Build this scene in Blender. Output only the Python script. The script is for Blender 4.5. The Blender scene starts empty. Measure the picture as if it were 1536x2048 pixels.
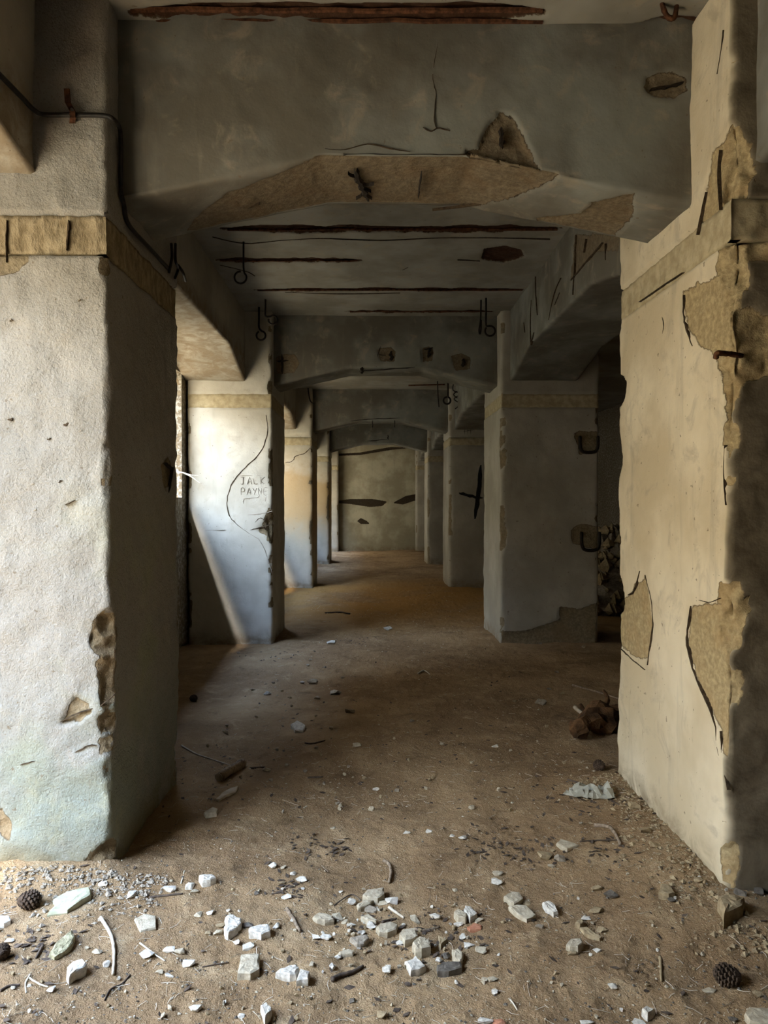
import bpy, bmesh, math, random
import numpy as np
from mathutils import Vector, Matrix, Euler

S = bpy.context.scene
C = S.collection
R = random.Random(7)

# ------------------------------------------------------------------ camera
FPX = 1420.0                                   # focal length in pixels of the 1536 x 2048 frame
CAM = Vector((0, 0, 1.5))
cd = bpy.data.cameras.new('camera')
cam = bpy.data.objects.new('camera', cd)
C.objects.link(cam)
cam.location = CAM
cam.rotation_euler = Euler((math.radians(90 - 0.77), 0, math.radians(-0.93)))
cd.sensor_fit = 'VERTICAL'
cd.sensor_height = 36.0
cd.lens = FPX / 2048 * 36.0
cd.clip_start = 0.05
S.camera = cam
ROT = cam.rotation_euler.to_matrix()

# ------------------------------------------------------------------ daylight
w = bpy.data.worlds.new('sky')
S.world = w
w.use_nodes = True
wn = w.node_tree
wn.nodes.clear()
geo = wn.nodes.new('ShaderNodeTexCoord')
sep = wn.nodes.new('ShaderNodeSeparateXYZ')
ramp = wn.nodes.new('ShaderNodeValToRGB')     # bright overcast: warm and dim at the horizon, blue-white and three times brighter overhead
cr = ramp.color_ramp
cr.elements[0].position, cr.elements[0].color = 0.0, (.16, .13, .085, 1)
cr.elements[1].position, cr.elements[1].color = 1.0, (.50, .81, 1.50, 1)
for p_, c_ in ((.15, (.24, .20, .13, 1)), (.35, (.60, .66, .70, 1)), (.62, (.64, .82, 1.08, 1))):
    e_ = cr.elements.new(p_); e_.color = c_
bg = wn.nodes.new('ShaderNodeBackground')
bg.inputs['Strength'].default_value = 19.0
wo = wn.nodes.new('ShaderNodeOutputWorld')
wn.links.new(geo.outputs['Generated'], sep.inputs[0])
wn.links.new(sep.outputs[2], ramp.inputs[0])
wn.links.new(ramp.outputs[0], bg.inputs[0])
wn.links.new(bg.outputs[0], wo.inputs[0])

sd_ = bpy.data.lights.new('sun', 'SUN')
sd_.energy = 46.0
sd_.angle = math.radians(20)
sd_.color = (1.0, 0.95, 0.86)
sun = bpy.data.objects.new('sun', sd_)
C.objects.link(sun)
sun.rotation_euler = Vector((0.13, 0.56, -0.82)).to_track_quat('-Z', 'Y').to_euler()

S.view_settings.view_transform = 'Standard'
S.view_settings.look = 'None'
S.view_settings.gamma = 1
S.view_settings.use_curve_mapping = False
S.view_settings.exposure = 0.80
try:
    S.cycles.diffuse_bounces = 2
    S.cycles.max_bounces = 12
except Exception:
    pass

# window openings of the outer wall: y0, y1, sill, lintel
OPEN = [(0.7, 2.60, 0.0, 2.80), (5.65, 7.30, 1.55, 2.82), (10.0, 12.25, 1.40, 2.82), (15.2, 17.05, 1.40, 2.82), (18.9, 21.4, 0.80, 2.82)]
for (y0, y1, z0, z1) in OPEN:                  # sky portals: they emit nothing, they only guide sampling
    ld = bpy.data.lights.new('sky_portal', 'AREA')
    ld.shape = 'RECTANGLE'
    ld.size, ld.size_y = (z1 - z0), (y1 - y0)
    ld.cycles.is_portal = True
    lo = bpy.data.objects.new('sky_portal', ld)
    C.objects.link(lo)
    lo.location = (-2.13, (y0 + y1) / 2, (z0 + z1) / 2)
    lo.rotation_euler = (0, -math.pi / 2, 0)


# ------------------------------------------------------------------ helpers
def ray(px, py):
    return ROT @ Vector(((px - 768) / FPX, -(py - 1024) / FPX, -1.0))


def on(px, py, axis, val):
    """the point of the plane axis = val that stands at this place of the photograph"""
    d = ray(px, py)
    t = (val - CAM[axis]) / d[axis]
    return CAM + d * t


_rng = np.random.RandomState(3)
_LAT = _rng.rand(64, 64, 64).astype(np.float32)


def vnoise(P, s):
    Q = np.asarray(P, dtype=np.float64) * s + 1000.0
    i = np.floor(Q).astype(int)
    f = Q - i
    f = f * f * (3 - 2 * f)
    out = 0
    for dx in (0, 1):
        for dy in (0, 1):
            for dz in (0, 1):
                wgt = (f[..., 0] if dx else 1 - f[..., 0]) * (f[..., 1] if dy else 1 - f[..., 1]) * (f[..., 2] if dz else 1 - f[..., 2])
                out = out + wgt * _LAT[(i[..., 0] + dx) % 64, (i[..., 1] + dy) % 64, (i[..., 2] + dz) % 64]
    return out * 2 - 1


def fbm(P, s, n=3):
    o, a = 0, 1.0
    for k in range(n):
        o = o + a * vnoise(np.asarray(P) + 7.3 * k, s * 2 ** k)
        a *= .5
    return o


def poly_sd(U, V, poly):
    """signed distance, positive inside"""
    p = np.array(poly, float)
    n = len(p)
    d = np.full(U.shape, 1e9)
    inside = np.zeros(U.shape, bool)
    for i in range(n):
        a, b = p[i], p[(i + 1) % n]
        e = b - a
        wx, wy = U - a[0], V - a[1]
        t = np.clip((wx * e[0] + wy * e[1]) / (e @ e + 1e-12), 0, 1)
        d = np.minimum(d, np.hypot(wx - t * e[0], wy - t * e[1]))
        c = (a[1] > V) != (b[1] > V)
        with np.errstate(divide='ignore', invalid='ignore'):
            xi = a[0] + (V - a[1]) / (b[1] - a[1] + 1e-15) * e[0]
        inside ^= c & (U < xi)
    return np.where(inside, d, -d)


def grid_mesh(name, P, mat, parent=None, closed=False, bare=None, flip=False, smooth=True, loc=(0, 0, 0)):
    n, m = P.shape[:2]
    v = (P - np.array(loc)).reshape(-1, 3).astype(np.float32)
    idx = np.arange(n * m).reshape(n, m)
    if closed:
        nx = np.roll(idx, -1, axis=1)
        a, b, c, d = idx[:-1], nx[:-1], nx[1:], idx[1:]
    else:
        a, b, c, d = idx[:-1, :-1], idx[:-1, 1:], idx[1:, 1:], idx[1:, :-1]
    q = np.stack([a, b, c, d] if not flip else [a, d, c, b], axis=-1).reshape(-1, 4)
    me = bpy.data.meshes.new(name)
    me.vertices.add(len(v))
    me.vertices.foreach_set('co', v.ravel())
    me.loops.add(q.size)
    me.loops.foreach_set('vertex_index', q.ravel().astype(np.int32))
    me.polygons.add(len(q))
    me.polygons.foreach_set('loop_start', np.arange(0, q.size, 4, dtype=np.int32))
    me.polygons.foreach_set('loop_total', np.full(len(q), 4, dtype=np.int32))
    me.polygons.foreach_set('use_smooth', np.full(len(q), smooth, dtype=bool))
    if bare is not None:
        at = me.attributes.new('bare', 'FLOAT', 'POINT')
        at.data.foreach_set('value', np.clip(bare, -.2, .2).ravel().astype(np.float32))
    me.update()
    me.validate()
    me.materials.append(mat)
    return link(name, me, parent, loc)


def link(name, me, parent=None, loc=(0, 0, 0)):
    o = bpy.data.objects.new(name, me)
    C.objects.link(o)
    if parent is not None:
        o.parent = parent
    else:
        o.location = loc
    return o


def bm_obj(name, bm, mat, parent=None, smooth=False, loc=(0, 0, 0)):
    me = bpy.data.meshes.new(name)
    bmesh.ops.recalc_face_normals(bm, faces=bm.faces)
    bm.to_mesh(me)
    bm.free()
    me.materials.append(mat)
    if smooth:
        for p in me.polygons:
            p.use_smooth = True
    return link(name, me, parent, loc)


def tag(o, label=None, cat=None, group=None, kind=None):
    if label: o['label'] = label
    if cat: o['category'] = cat
    if group: o['group'] = group
    if kind: o['kind'] = kind
    return o


def empty(name, loc, label, cat, group=None):
    o = bpy.data.objects.new(name, None)
    C.objects.link(o)
    o.location = loc
    o.empty_display_size = .1
    return tag(o, label, cat, group)


def add_box(bm, a, b):
    vs = [bm.verts.new((x, y, z)) for x in (a[0], b[0]) for y in (a[1], b[1]) for z in (a[2], b[2])]
    for f in ((0, 1, 3, 2), (4, 6, 7, 5), (0, 4, 5, 1), (2, 3, 7, 6), (0, 2, 6, 4), (1, 5, 7, 3)):
        bm.faces.new([vs[i] for i in f])


def add_tube(bm, pts, r, seg=6, jit=0.0, taper=None):
    pts = [Vector(p) for p in pts]
    n = len(pts)
    rings = []
    up = None
    for i, p in enumerate(pts):
        t = (pts[min(i + 1, n - 1)] - pts[max(i - 1, 0)])
        if t.length < 1e-9: t = Vector((0, 0, 1))
        t.normalize()
        if up is None:
            up = t.orthogonal().normalized()
        up = (up - t * up.dot(t))
        if up.length < 1e-6: up = t.orthogonal()
        up.normalize()
        s = t.cross(up)
        rr = r[i] if isinstance(r, (list, tuple)) else r
        if taper: rr *= 1 + (taper - 1) * i / (n - 1)
        rings.append([bm.verts.new(p + (up * math.cos(2 * math.pi * k / seg) + s * math.sin(2 * math.pi * k / seg)) * rr * (1 + jit * R.uniform(-1, 1))) for k in range(seg)])
    for a, b in zip(rings, rings[1:]):
        for k in range(seg):
            bm.faces.new((a[k], a[(k + 1) % seg], b[(k + 1) % seg], b[k]))
    bm.faces.new(rings[0][::-1])
    bm.faces.new(rings[-1])


def smooth_path(pts, k=4):
    pts = [Vector(p) for p in pts]
    if len(pts) < 3:
        return [pts[0].lerp(pts[-1], i / k) for i in range(k + 1)]
    out = []
    for i in range(len(pts) - 1):
        p0, p1, p2, p3 = pts[max(i - 1, 0)], pts[i], pts[i + 1], pts[min(i + 2, len(pts) - 1)]
        for j in range(k):
            t = j / k
            out.append(.5 * ((2 * p1) + (p2 - p0) * t + (2 * p0 - 5 * p1 + 4 * p2 - p3) * t * t + (3 * p1 - p0 - 3 * p2 + p3) * t ** 3))
    out.append(pts[-1])
    return out


# ------------------------------------------------------------------ materials
class NT:
    def __init__(s, name, rough=.9):
        s.m = bpy.data.materials.new(name)
        s.m.use_nodes = True
        s.t = s.m.node_tree
        s.t.nodes.clear()
        s.out = s.n('ShaderNodeOutputMaterial')
        s.b = s.n('ShaderNodeBsdfPrincipled')
        s.b.inputs['Roughness'].default_value = rough
        s.b.inputs['Specular IOR Level'].default_value = .2
        s.l(s.b.outputs[0], s.out.inputs[0])
        s.tc = s.n('ShaderNodeTexCoord').outputs['Object']

    def n(s, t, **k):
        nd = s.t.nodes.new(t)
        for a, v in k.items(): setattr(nd, a, v)
        return nd

    def l(s, a, b): s.t.links.new(a, b)

    def put(s, sock, v):
        if hasattr(v, 'is_output'): s.l(v, sock)
        elif isinstance(v, tuple): sock.default_value = v if len(v) == 4 else v + (1,)
        else: sock.default_value = v

    def noise(s, scale, detail=4, rough=.55, vec=None, dist=0.0):
        nd = s.n('ShaderNodeTexNoise')
        nd.inputs['Scale'].default_value = scale
        nd.inputs['Detail'].default_value = detail
        nd.inputs['Roughness'].default_value = rough
        nd.inputs['Distortion'].default_value = dist
        s.l(vec or s.tc, nd.inputs['Vector'])
        return nd.outputs[0]

    def mapped(s, sc):
        nd = s.n('ShaderNodeMapping')
        nd.inputs['Scale'].default_value = sc
        s.l(s.tc, nd.inputs['Vector'])
        return nd.outputs[0]

    def step(s, v, a, b, lo=0.0, hi=1.0):
        nd = s.n('ShaderNodeMapRange', interpolation_type='SMOOTHSTEP')
        s.put(nd.inputs[0], v)
        for i, x in enumerate((a, b, lo, hi)): nd.inputs[i + 1].default_value = x
        return nd.outputs[0]

    def math(s, op, a, b=0.0):
        nd = s.n('ShaderNodeMath', operation=op)
        s.put(nd.inputs[0], a)
        s.put(nd.inputs[1], b)
        return nd.outputs[0]

    def mix(s, f, a, b, mode='MIX'):
        nd = s.n('ShaderNodeMix', data_type='RGBA', blend_type=mode)
        s.put(nd.inputs[0], f)
        s.put(nd.inputs[6], a)
        s.put(nd.inputs[7], b)
        return nd.outputs[2]

    def bump(s, h, strength, dist, prev=None):
        nd = s.n('ShaderNodeBump')
        nd.inputs['Strength'].default_value = strength
        nd.inputs['Distance'].default_value = dist
        s.l(h, nd.inputs['Height'])
        if prev is not None: s.l(prev, nd.inputs['Normal'])
        return nd.outputs[0]

    def z(s):
        nd = s.n('ShaderNodeSeparateXYZ')
        s.l(s.tc, nd.inputs[0])
        return nd.outputs[2]

    def done(s, col, nrm=None):
        s.put(s.b.inputs['Base Color'], col)
        if nrm is not None: s.l(nrm, s.b.inputs['Normal'])
        return s.m


def plaster(name, light=(.46, .42, .345), dark=(.35, .315, .25), bare=(.31, .25, .16), moss=0.0, grit=1.0, stain=1.0, foot_z=.20, ochre=0.0, front=None):
    k = NT(name)
    at = k.n('ShaderNodeAttribute', attribute_name='bare').outputs['Fac']
    big = k.noise(1.6, 4, .6)
    mid = k.noise(6.5, 5, .65, dist=.6)
    fine = k.noise(70, 4, .6)
    col = k.mix(k.step(big, .38, .66), dark, light)
    drip = k.noise(1.0, 4, .6, vec=k.mapped((9, 9, 1.3)))
    col = k.mix(k.math('MULTIPLY', k.step(mid, .53, .72), .40 * stain), col, (.36, .30, .22))
    col = k.mix(k.math('MULTIPLY', k.step(drip, .56, .78), .35 * stain), col, (.30, .26, .20))
    if moss:
        zz = k.z()
        low = k.math('MULTIPLY', k.step(zz, 1.75, .95), k.step(big, .45, .60))
        col = k.mix(k.math('MULTIPLY', low, .60 * moss), col, (.27, .28, .16))
        foot = k.math('MULTIPLY', k.step(zz, 1.0, .2), k.step(mid, .25, .55))
        col = k.mix(k.math('MULTIPLY', foot, .70 * moss), col, (.20, .225, .205))
        toe = k.math('MULTIPLY', k.step(zz, .16, .0), k.step(mid, .40, .55))
        col = k.mix(k.math('MULTIPLY', toe, .8 * moss), col, (.13, .17, .10))
    if ochre:  # warm light on the upper pier, painted as an ochre tint
        zz = k.math('ADD', k.z(), k.math('MULTIPLY', big, 1.2))
        och = k.math('MULTIPLY', k.step(zz, 1.2, 1.9), k.step(zz, 3.1, 2.5))
        col = k.mix(k.math('MULTIPLY', och, ochre), col, (.47, .30, .12))
    scr = k.step(k.noise(1.0, 3, .6, vec=k.mapped((46, 46, 7))), .70, .76)
    col = k.mix(k.math('MULTIPLY', scr, .45 * stain), col, (.22, .165, .10))
    dirt = k.math('MULTIPLY', k.step(k.z(), foot_z, foot_z - .17), k.step(mid, .30, .62))
    col = k.mix(k.math('MULTIPLY', dirt, .75), col, (.21, .15, .085))
    if grit > 2:
        col = k.mix(k.math('MULTIPLY', k.step(k.noise(95, 3, .6), .56, .68), .38), col, (.10, .09, .075))  # dark specks painted for the small shadows in rough stucco
    pit = k.step(k.noise(38, 2, .5), .715, .75)
    col = k.mix(k.math('MULTIPLY', pit, .7), col, (.16, .12, .08))
    if front is not None:                      # brown render, darkened further to paint in this face's shade
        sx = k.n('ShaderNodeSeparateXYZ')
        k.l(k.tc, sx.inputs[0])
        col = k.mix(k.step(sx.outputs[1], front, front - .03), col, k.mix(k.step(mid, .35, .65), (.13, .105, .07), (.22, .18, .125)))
    sdn = k.math('ADD', at, k.math('MULTIPLY', k.math('SUBTRACT', k.noise(28, 4, .65), .5), .030))
    msk = k.step(sdn, -.0015, .0025)
    rub = k.noise(42, 5, .7)
    bcol = k.mix(k.step(rub, .35, .7), (bare[0] * .62, bare[1] * .60, bare[2] * .58), bare)
    bcol = k.mix(k.math('MULTIPLY', k.step(k.noise(5, 3, .6), .45, .7), .5), bcol, (bare[0] * .75, bare[1] * .62, bare[2] * .5))
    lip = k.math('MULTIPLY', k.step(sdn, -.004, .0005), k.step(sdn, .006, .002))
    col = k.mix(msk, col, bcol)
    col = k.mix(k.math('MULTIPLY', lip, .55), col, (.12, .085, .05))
    h = k.math('ADD', k.math('MULTIPLY', fine, .35 * grit), k.math('MULTIPLY', msk, -1.6))
    h = k.math('ADD', h, k.math('MULTIPLY', k.math('MULTIPLY', rub, msk), 1.8))
    h = k.math('ADD', h, k.math('MULTIPLY', k.noise(16, 3, .6), .5 * min(grit, 1.5)))
    if grit > 2: h = k.math('ADD', h, k.math('MULTIPLY', k.noise(150, 2, .6), .6))
    return k.done(col, k.bump(h, .75, .006))


def simple(name, c1, c2, scale=20, bump=.5, dist=.004, rough=.9, vec=None, metal=0.0):
    k = NT(name, rough)
    v = k.mapped(vec) if vec else None
    n = k.noise(scale, 5, .65, vec=v)
    k.b.inputs['Metallic'].default_value = metal
    return k.done(k.mix(k.step(n, .32, .68), c1, c2), k.bump(n, bump, dist))


def soil_mat():
    k = NT('soil', .95)
    big = k.noise(.75, 4, .6)
    mid = k.noise(5, 6, .68, dist=.4)
    fin = k.noise(60, 5, .7)
    grit = k.noise(170, 3, .6)
    col = k.mix(k.step(big, .35, .65), (.25, .155, .078), (.40, .265, .142))
    col = k.mix(k.math('MULTIPLY', k.step(mid, .5, .72), .6), col, (.53, .38, .22))
    col = k.mix(k.math('MULTIPLY', k.step(mid, .46, .30), .6), col, (.12, .072, .035))
    col = k.mix(k.math('MULTIPLY', k.step(fin, .56, .72), .45), col, (.60, .47, .31))
    col = k.mix(k.math('MULTIPLY', k.step(grit, .62, .72), .5), col, (.09, .06, .04))
    sp = k.n('ShaderNodeSeparateXYZ')
    k.l(k.tc, sp.inputs[0])
    och = k.math('MULTIPLY', k.step(sp.outputs[1], 7.6, 10.0), k.step(sp.outputs[1], 16.0, 12.0))       # orange soil deeper in, with the sun patch's glow tinted into it
    col = k.mix(k.math('MULTIPLY', och, k.step(big, .30, .55, .25, .8)), col, (.34, .17, .035))
    h = k.math('ADD', k.math('MULTIPLY', fin, .8), k.math('MULTIPLY', grit, .4))
    h = k.math('ADD', h, k.math('MULTIPLY', mid, 1.6))
    return k.done(col, k.bump(h, 1.0, .018))


M = {
    'front': plaster('lime_plaster_mossy', moss=1.0, grit=3.6, stain=.7, light=(.345, .322, .285), dark=(.28, .258, .222)),
    'plaster': plaster('lime_plaster'),
    'warm': plaster('lime_plaster_warm_lit', light=(.71, .615, .445), dark=(.55, .455, .305), bare=(.52, .405, .225), stain=1.3, front=-.565),  # lighter, yellower base: warm light on the aisle face put into the colour
    'plaster_lit': plaster('lime_plaster_lit', light=(.62, .58, .49), dark=(.47, .43, .35)),  # plaster copy lightened to brighten the sunlit patch
    'ochre': plaster('ochre_lit_plaster', light=(.60, .55, .45), dark=(.46, .42, .33), ochre=.75),  # base lightened and tinted ochre for the warm window light
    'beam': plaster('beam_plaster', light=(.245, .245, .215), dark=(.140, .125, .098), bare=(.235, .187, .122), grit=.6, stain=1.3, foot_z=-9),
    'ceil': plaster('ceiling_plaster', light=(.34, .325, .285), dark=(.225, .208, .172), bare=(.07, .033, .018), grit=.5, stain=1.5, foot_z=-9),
    'end': plaster('end_wall_plaster', light=(.47, .43, .31), dark=(.30, .265, .18), bare=(.055, .04, .025), stain=1.6),
    'band': simple('rough_concrete_band', (.20, .15, .085), (.37, .295, .185), 26, 1.0, .015, vec=(1, 1, .5)),
    'band_pale': simple('pale_concrete_band', (.36, .29, .175), (.50, .42, .27), 16, .8, .008),
    'soil': soil_mat(),
    'outer': simple('leaf_litter', (.135, .108, .066), (.265, .215, .135), 3, .6, .03),
    'iron': simple('black_iron', (.010, .008, .007), (.03, .022, .016), 60, .4, .002, .6),
    'rust': simple('rusted_steel', (.035, .014, .008), (.13, .055, .025), 35, .9, .006, .9),
    'crack': simple('dirt_filled_crack', (.030, .020, .012), (.085, .058, .034), 50, .6, .004),
    'scratch': simple('scratched_plaster', (.26, .22, .17), (.36, .31, .25), 50, .6, .002),
    'paint': simple('black_paint', (.008, .008, .009), (.016, .016, .017), 40, .2, .001, .7),
    'cable': simple('black_cable', (.012, .011, .010), (.03, .026, .022), 40, .2, .001, .5),
    'white': simple('white_plaster_chip', (.42, .375, .31), (.72, .66, .56), 55, .8, .006),
    'tan': simple('tan_stone', (.33, .27, .185), (.50, .425, .31), 40, .8, .006),
    'pale': simple('pale_greenish_stone', (.35, .34, .23), (.48, .46, .32), 30, .7, .005),
    'grey': simple('grey_stone', (.21, .17, .125), (.37, .31, .235), 40, .8, .006),
    'dark': simple('dark_stone', (.075, .062, .05), (.17, .145, .115), 40, .8, .006),
    'brick': simple('brick_shard', (.34, .13, .07), (.50, .24, .14), 40, .8, .005),
    'earth': simple('earthy_stone', (.24, .175, .10), (.40, .305, .18), 35, .8, .006),
    'wood': simple('weathered_wood', (.15, .105, .07), (.33, .25, .175), 14, .9, .006, vec=(6, 6, 1)),
    'palewood': simple('bleached_stick', (.40, .33, .24), (.60, .52, .41), 20, .7, .004),
    'darkwood': simple('dark_stick', (.045, .032, .024), (.13, .095, .07), 25, .9, .005),
    'root': simple('rotten_root', (.045, .024, .012), (.17, .085, .035), 9, 1.0, .03),
    'cone': simple('pine_cone_scales', (.028, .018, .012), (.095, .062, .04), 50, .6, .004),
    'bag': simple('crumpled_film', (.26, .245, .19), (.40, .38, .31), 20, .6, .004, .5),
    'straw': simple('dry_straw', (.55, .50, .38), (.80, .76, .64), 30, .3, .002),
    'leaf': simple('bush_leaf', (.10, .14, .03), (.24, .26, .07), 8, .3, .004),
    'mossy': simple('lichened_bark', (.17, .14, .08), (.40, .36, .22), 40, 1.0, .01),
}

def streak(root, pts_px, axis, val, wpx, name='crack', mat='crack', proud=.0035, jag=.35, depthscale=None, sub=5):
    """a thin irregular fissure lying in a surface"""
    P3 = [on(a, b, axis, val) for a, b in pts_px]
    path = smooth_path(P3, sub)
    n = len(path)
    nrm = Vector((0, 0, 0)); nrm[axis] = -1 if val > CAM[axis] else 1
    bm = bmesh.new()
    rows = []
    for i, p in enumerate(path):
        t = (path[min(i + 1, n - 1)] - path[max(i - 1, 0)]).normalized()
        s = t.cross(nrm).normalized()
        dist = abs((p - CAM).dot(Vector((math.sin(math.radians(.93)), 1, 0))))
        wd = wpx / FPX * dist * (.5 if wpx < 2.5 or mat != 'crack' else .34) * (1 + jag * R.uniform(-1, 1)) * min(1, .3 + 4 * min(i, n - 1 - i) / n)
        p = p + s * R.uniform(-1, 1) * wd * min(.6, jag * 1.6)
        b = p - root.location
        rows.append([bm.verts.new(b - s * wd - nrm * .01), bm.verts.new(b - s * wd * .6 + nrm * proud), bm.verts.new(b + s * wd * .6 + nrm * proud), bm.verts.new(b + s * wd - nrm * .01)])
    for a, b in zip(rows, rows[1:]):
        for k in range(3):
            bm.faces.new((a[k], a[k + 1], b[k + 1], b[k]))
    return bm_obj(name, bm, M[mat], root, smooth=False)


# ------------------------------------------------------------------ the plan of the hall
XL, XR = -1.046, 1.334                       # aisle faces of the two rows of piers
XLO, XRO = -1.93, 2.36                       # their far faces
LB, RB = -1.33, 1.43                         # aisle faces of the long beams
ZC = 3.49                                    # ceiling
ROWS_L = [(2.84, 3.83), (7.44, 8.49), (12.40, 13.45), (17.20, 18.25)]
ROWS_R = [(2.64, 3.83), (7.37, 8.50), (12.40, 13.45), (17.20, 18.25)]
YEND = 22.2


def floor_h(x, y):
    x, y = np.asarray(x, float), np.asarray(y, float)
    P = np.stack([x, y, np.zeros_like(x)], -1)
    h = .030 * fbm(P, .9, 2) + .013 * fbm(P, 3.6, 3) + .0055 * np.abs(fbm(P, 15.0, 2)) + .003 * fbm(P, 33.0, 2)
    h = h + .05 * np.exp(-((x - 1.25) ** 2 / .10 + (y - 3.1) ** 2 / 1.2))          # spill along the aisle face of the near right pier
    h = h + .05 * np.exp(-((x + 1.45) ** 2 / .5 + (y - 2.84) ** 2 / .012))
    for (bx, by, ang, wd, ln) in ((.905, 2.33, -.55, .055, .14), (.62, 3.30, .2, .05, .12)):            # tread of boot soles pressed into the dust
        u, v = (x - bx) * math.cos(ang) + (y - by) * math.sin(ang), -(x - bx) * math.sin(ang) + (y - by) * math.cos(ang)
        m = np.clip(1.4 - (u / wd) ** 4 - (v / ln) ** 4, 0, 1)
        h = h - m * (.005 + .0035 * np.sign(np.sin((v + .7 * np.abs(u)) * 2 * math.pi / .036)))
    return h


def fpt(px, py, lift=0.0):
    p = on(px, py, 2, 0.0)
    for _ in range(4):
        p = on(px, py, 2, float(floor_h(p.x, p.y)) + lift)
    return p


# ------------------------------------------------------------------ floor
ys = [-3.0]
while ys[-1] < 24:
    y = ys[-1]
    ys.append(y + (.25 if y < 1.3 else (.0085 if 1.85 < y < 3.3 else .013) if y < 3.6 else .02 if y < 6 else .02 + .006 * (y - 6)))
xs = list(np.arange(-2.6, -1.7, .03)) + list(np.arange(-1.7, 2.0, .0105)) + list(np.arange(2.0, 6.2, .12))
XX, YY = np.meshgrid(xs, ys)
tag(grid_mesh('floor', np.stack([XX, YY, floor_h(XX, YY)], -1), M['soil']), kind='structure')

# ------------------------------------------------------------------ ceiling with its grooves of lost concrete
def cpoly(pts, z=ZC):
    return [tuple(on(a, b, 2, z)[:2]) for a, b in pts]


def strip_px(x0, x1, yc, h, jag=.35, n=26, skew=0):
    up, dn = [], []
    for i in range(n + 1):
        t = i / n
        e = min(1, 5 * min(t, 1 - t) + .25)
        yy = yc + skew * t
        up.append((x0 + (x1 - x0) * t, yy - h / 2 * e * (1 + jag * R.uniform(-1, 1))))
        dn.append((x0 + (x1 - x0) * t, yy + h / 2 * e * (1 + jag * R.uniform(-1, 1))))
    return up + dn[::-1]


CEIL_BARE = [
    cpoly(strip_px(255, 1092, 27, 40, .12)),
    cpoly([(1275, 52), (1330, 36), (1395, 38), (1392, 50), (1335, 56)]),
    cpoly(strip_px(440, 1125, 458, 14, .4)),
    cpoly(strip_px(430, 725, 521, 9, .3)),
    cpoly([(962, 520), (968, 498), (1010, 492), (1042, 500), (1048, 514), (1010, 526)]),
    cpoly(strip_px(508, 1048, 580, 6, .4)),
    cpoly(strip_px(690, 988, 623, 5, .5)),
    cpoly(strip_px(372, 490, 752, 4, .4), 2.98),
]
ys = list(np.arange(-3, 2.6, .3)) + list(np.arange(2.6, 7.5, .0125)) + list(np.arange(7.5, 24, .12))
xs = list(np.arange(-2.6, -1.45, .15)) + list(np.arange(-1.45, 1.7, .018)) + list(np.arange(1.7, 6.2, .2))
XX, YY = np.meshgrid(xs, ys)
P = np.stack([XX, YY, np.full_like(XX, ZC)], -1)
bare = np.full(XX.shape, -.2)
for q in CEIL_BARE[:-1]:
    bare = np.maximum(bare, poly_sd(XX, YY, q))
P[..., 2] += .006 * fbm(P, 1.5, 3) + .022 * np.clip(bare / .02 + .3, 0, 1) * (1 + .5 * fbm(P, 22, 2))
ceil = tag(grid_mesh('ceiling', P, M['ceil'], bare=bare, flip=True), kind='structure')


def rebar(px0, px1, py, r=.006):
    a, b = on(px0, py, 2, ZC + .004), on(px1, py, 2, ZC + .004)
    bm = bmesh.new()
    n = 14
    add_tube(bm, [a.lerp(b, i / n) + Vector((0, R.uniform(-.004, .004), R.uniform(-.003, .004))) for i in range(n + 1)], r, 6, .15)
    return bm_obj('reinforcing_bar', bm, M['rust'], ceil)


for q, wd in (([(425, 474), (490, 487), (560, 481), (640, 477), (760, 481), (880, 476), (1000, 476), (1100, 479)], 2.2), ([(440, 530), (490, 542), (510, 552)], 1.8), ([(570, 584), (680, 588), (800, 586)], 1.6),
              ([(915, 520), (960, 522)], 1.5), ([(804, 540), (816, 534)], 3)):
    streak(ceil, q, 2, ZC - .002, wd)
for a in ((262, 1085, 20, .011), (262, 1085, 42, .010), (455, 1115, 459, .011), (440, 715, 521, .009), (515, 1045, 580, .009), (700, 985, 623, .009)):
    rebar(*a)

# ------------------------------------------------------------------ walls
bm = bmesh.new()
WX0, WX1 = -2.10, -1.95
yprev = -3.0
for (y0, y1, z0, z1) in OPEN:
    add_box(bm, (WX0, yprev, -.1), (WX1, y0, 3.6))
    add_box(bm, (WX0, y0, z1), (WX1, y1, 3.6))
    if z0 > 0: add_box(bm, (WX0, y0, -.1), (WX1, y1, z0))
    else: add_box(bm, (WX0, y0, -.15), (WX1, y1, -.06))
    yprev = y1
add_box(bm, (WX0, yprev, -.1), (WX1, 23, 3.6))
tag(bm_obj('wall_left', bm, M['plaster']), kind='structure')
bm = bmesh.new()
add_box(bm, (5.0, -3, -.1), (5.3, 23, 3.6))
tag(bm_obj('wall_right', bm, M['plaster']), kind='structure')
bm = bmesh.new()
add_box(bm, (-2.36, -3.3, -.1), (5.3, -3, 3.6))
tag(bm_obj('wall_near', bm, M['plaster']), kind='structure')
bm = bmesh.new()
add_box(bm, (-2.10, -3.3, 3.56), (5.3, 23, 3.80))
tag(bm_obj('roof', bm, M['band']), kind='structure')


def wpoly(pts, axis, val):
    k = [i for i in (0, 1, 2) if i != axis]
    out = []
    for a, b in pts:
        p = on(a, b, axis, val)
        out.append((p[k[0]], p[k[1]]))
    return out


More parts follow.
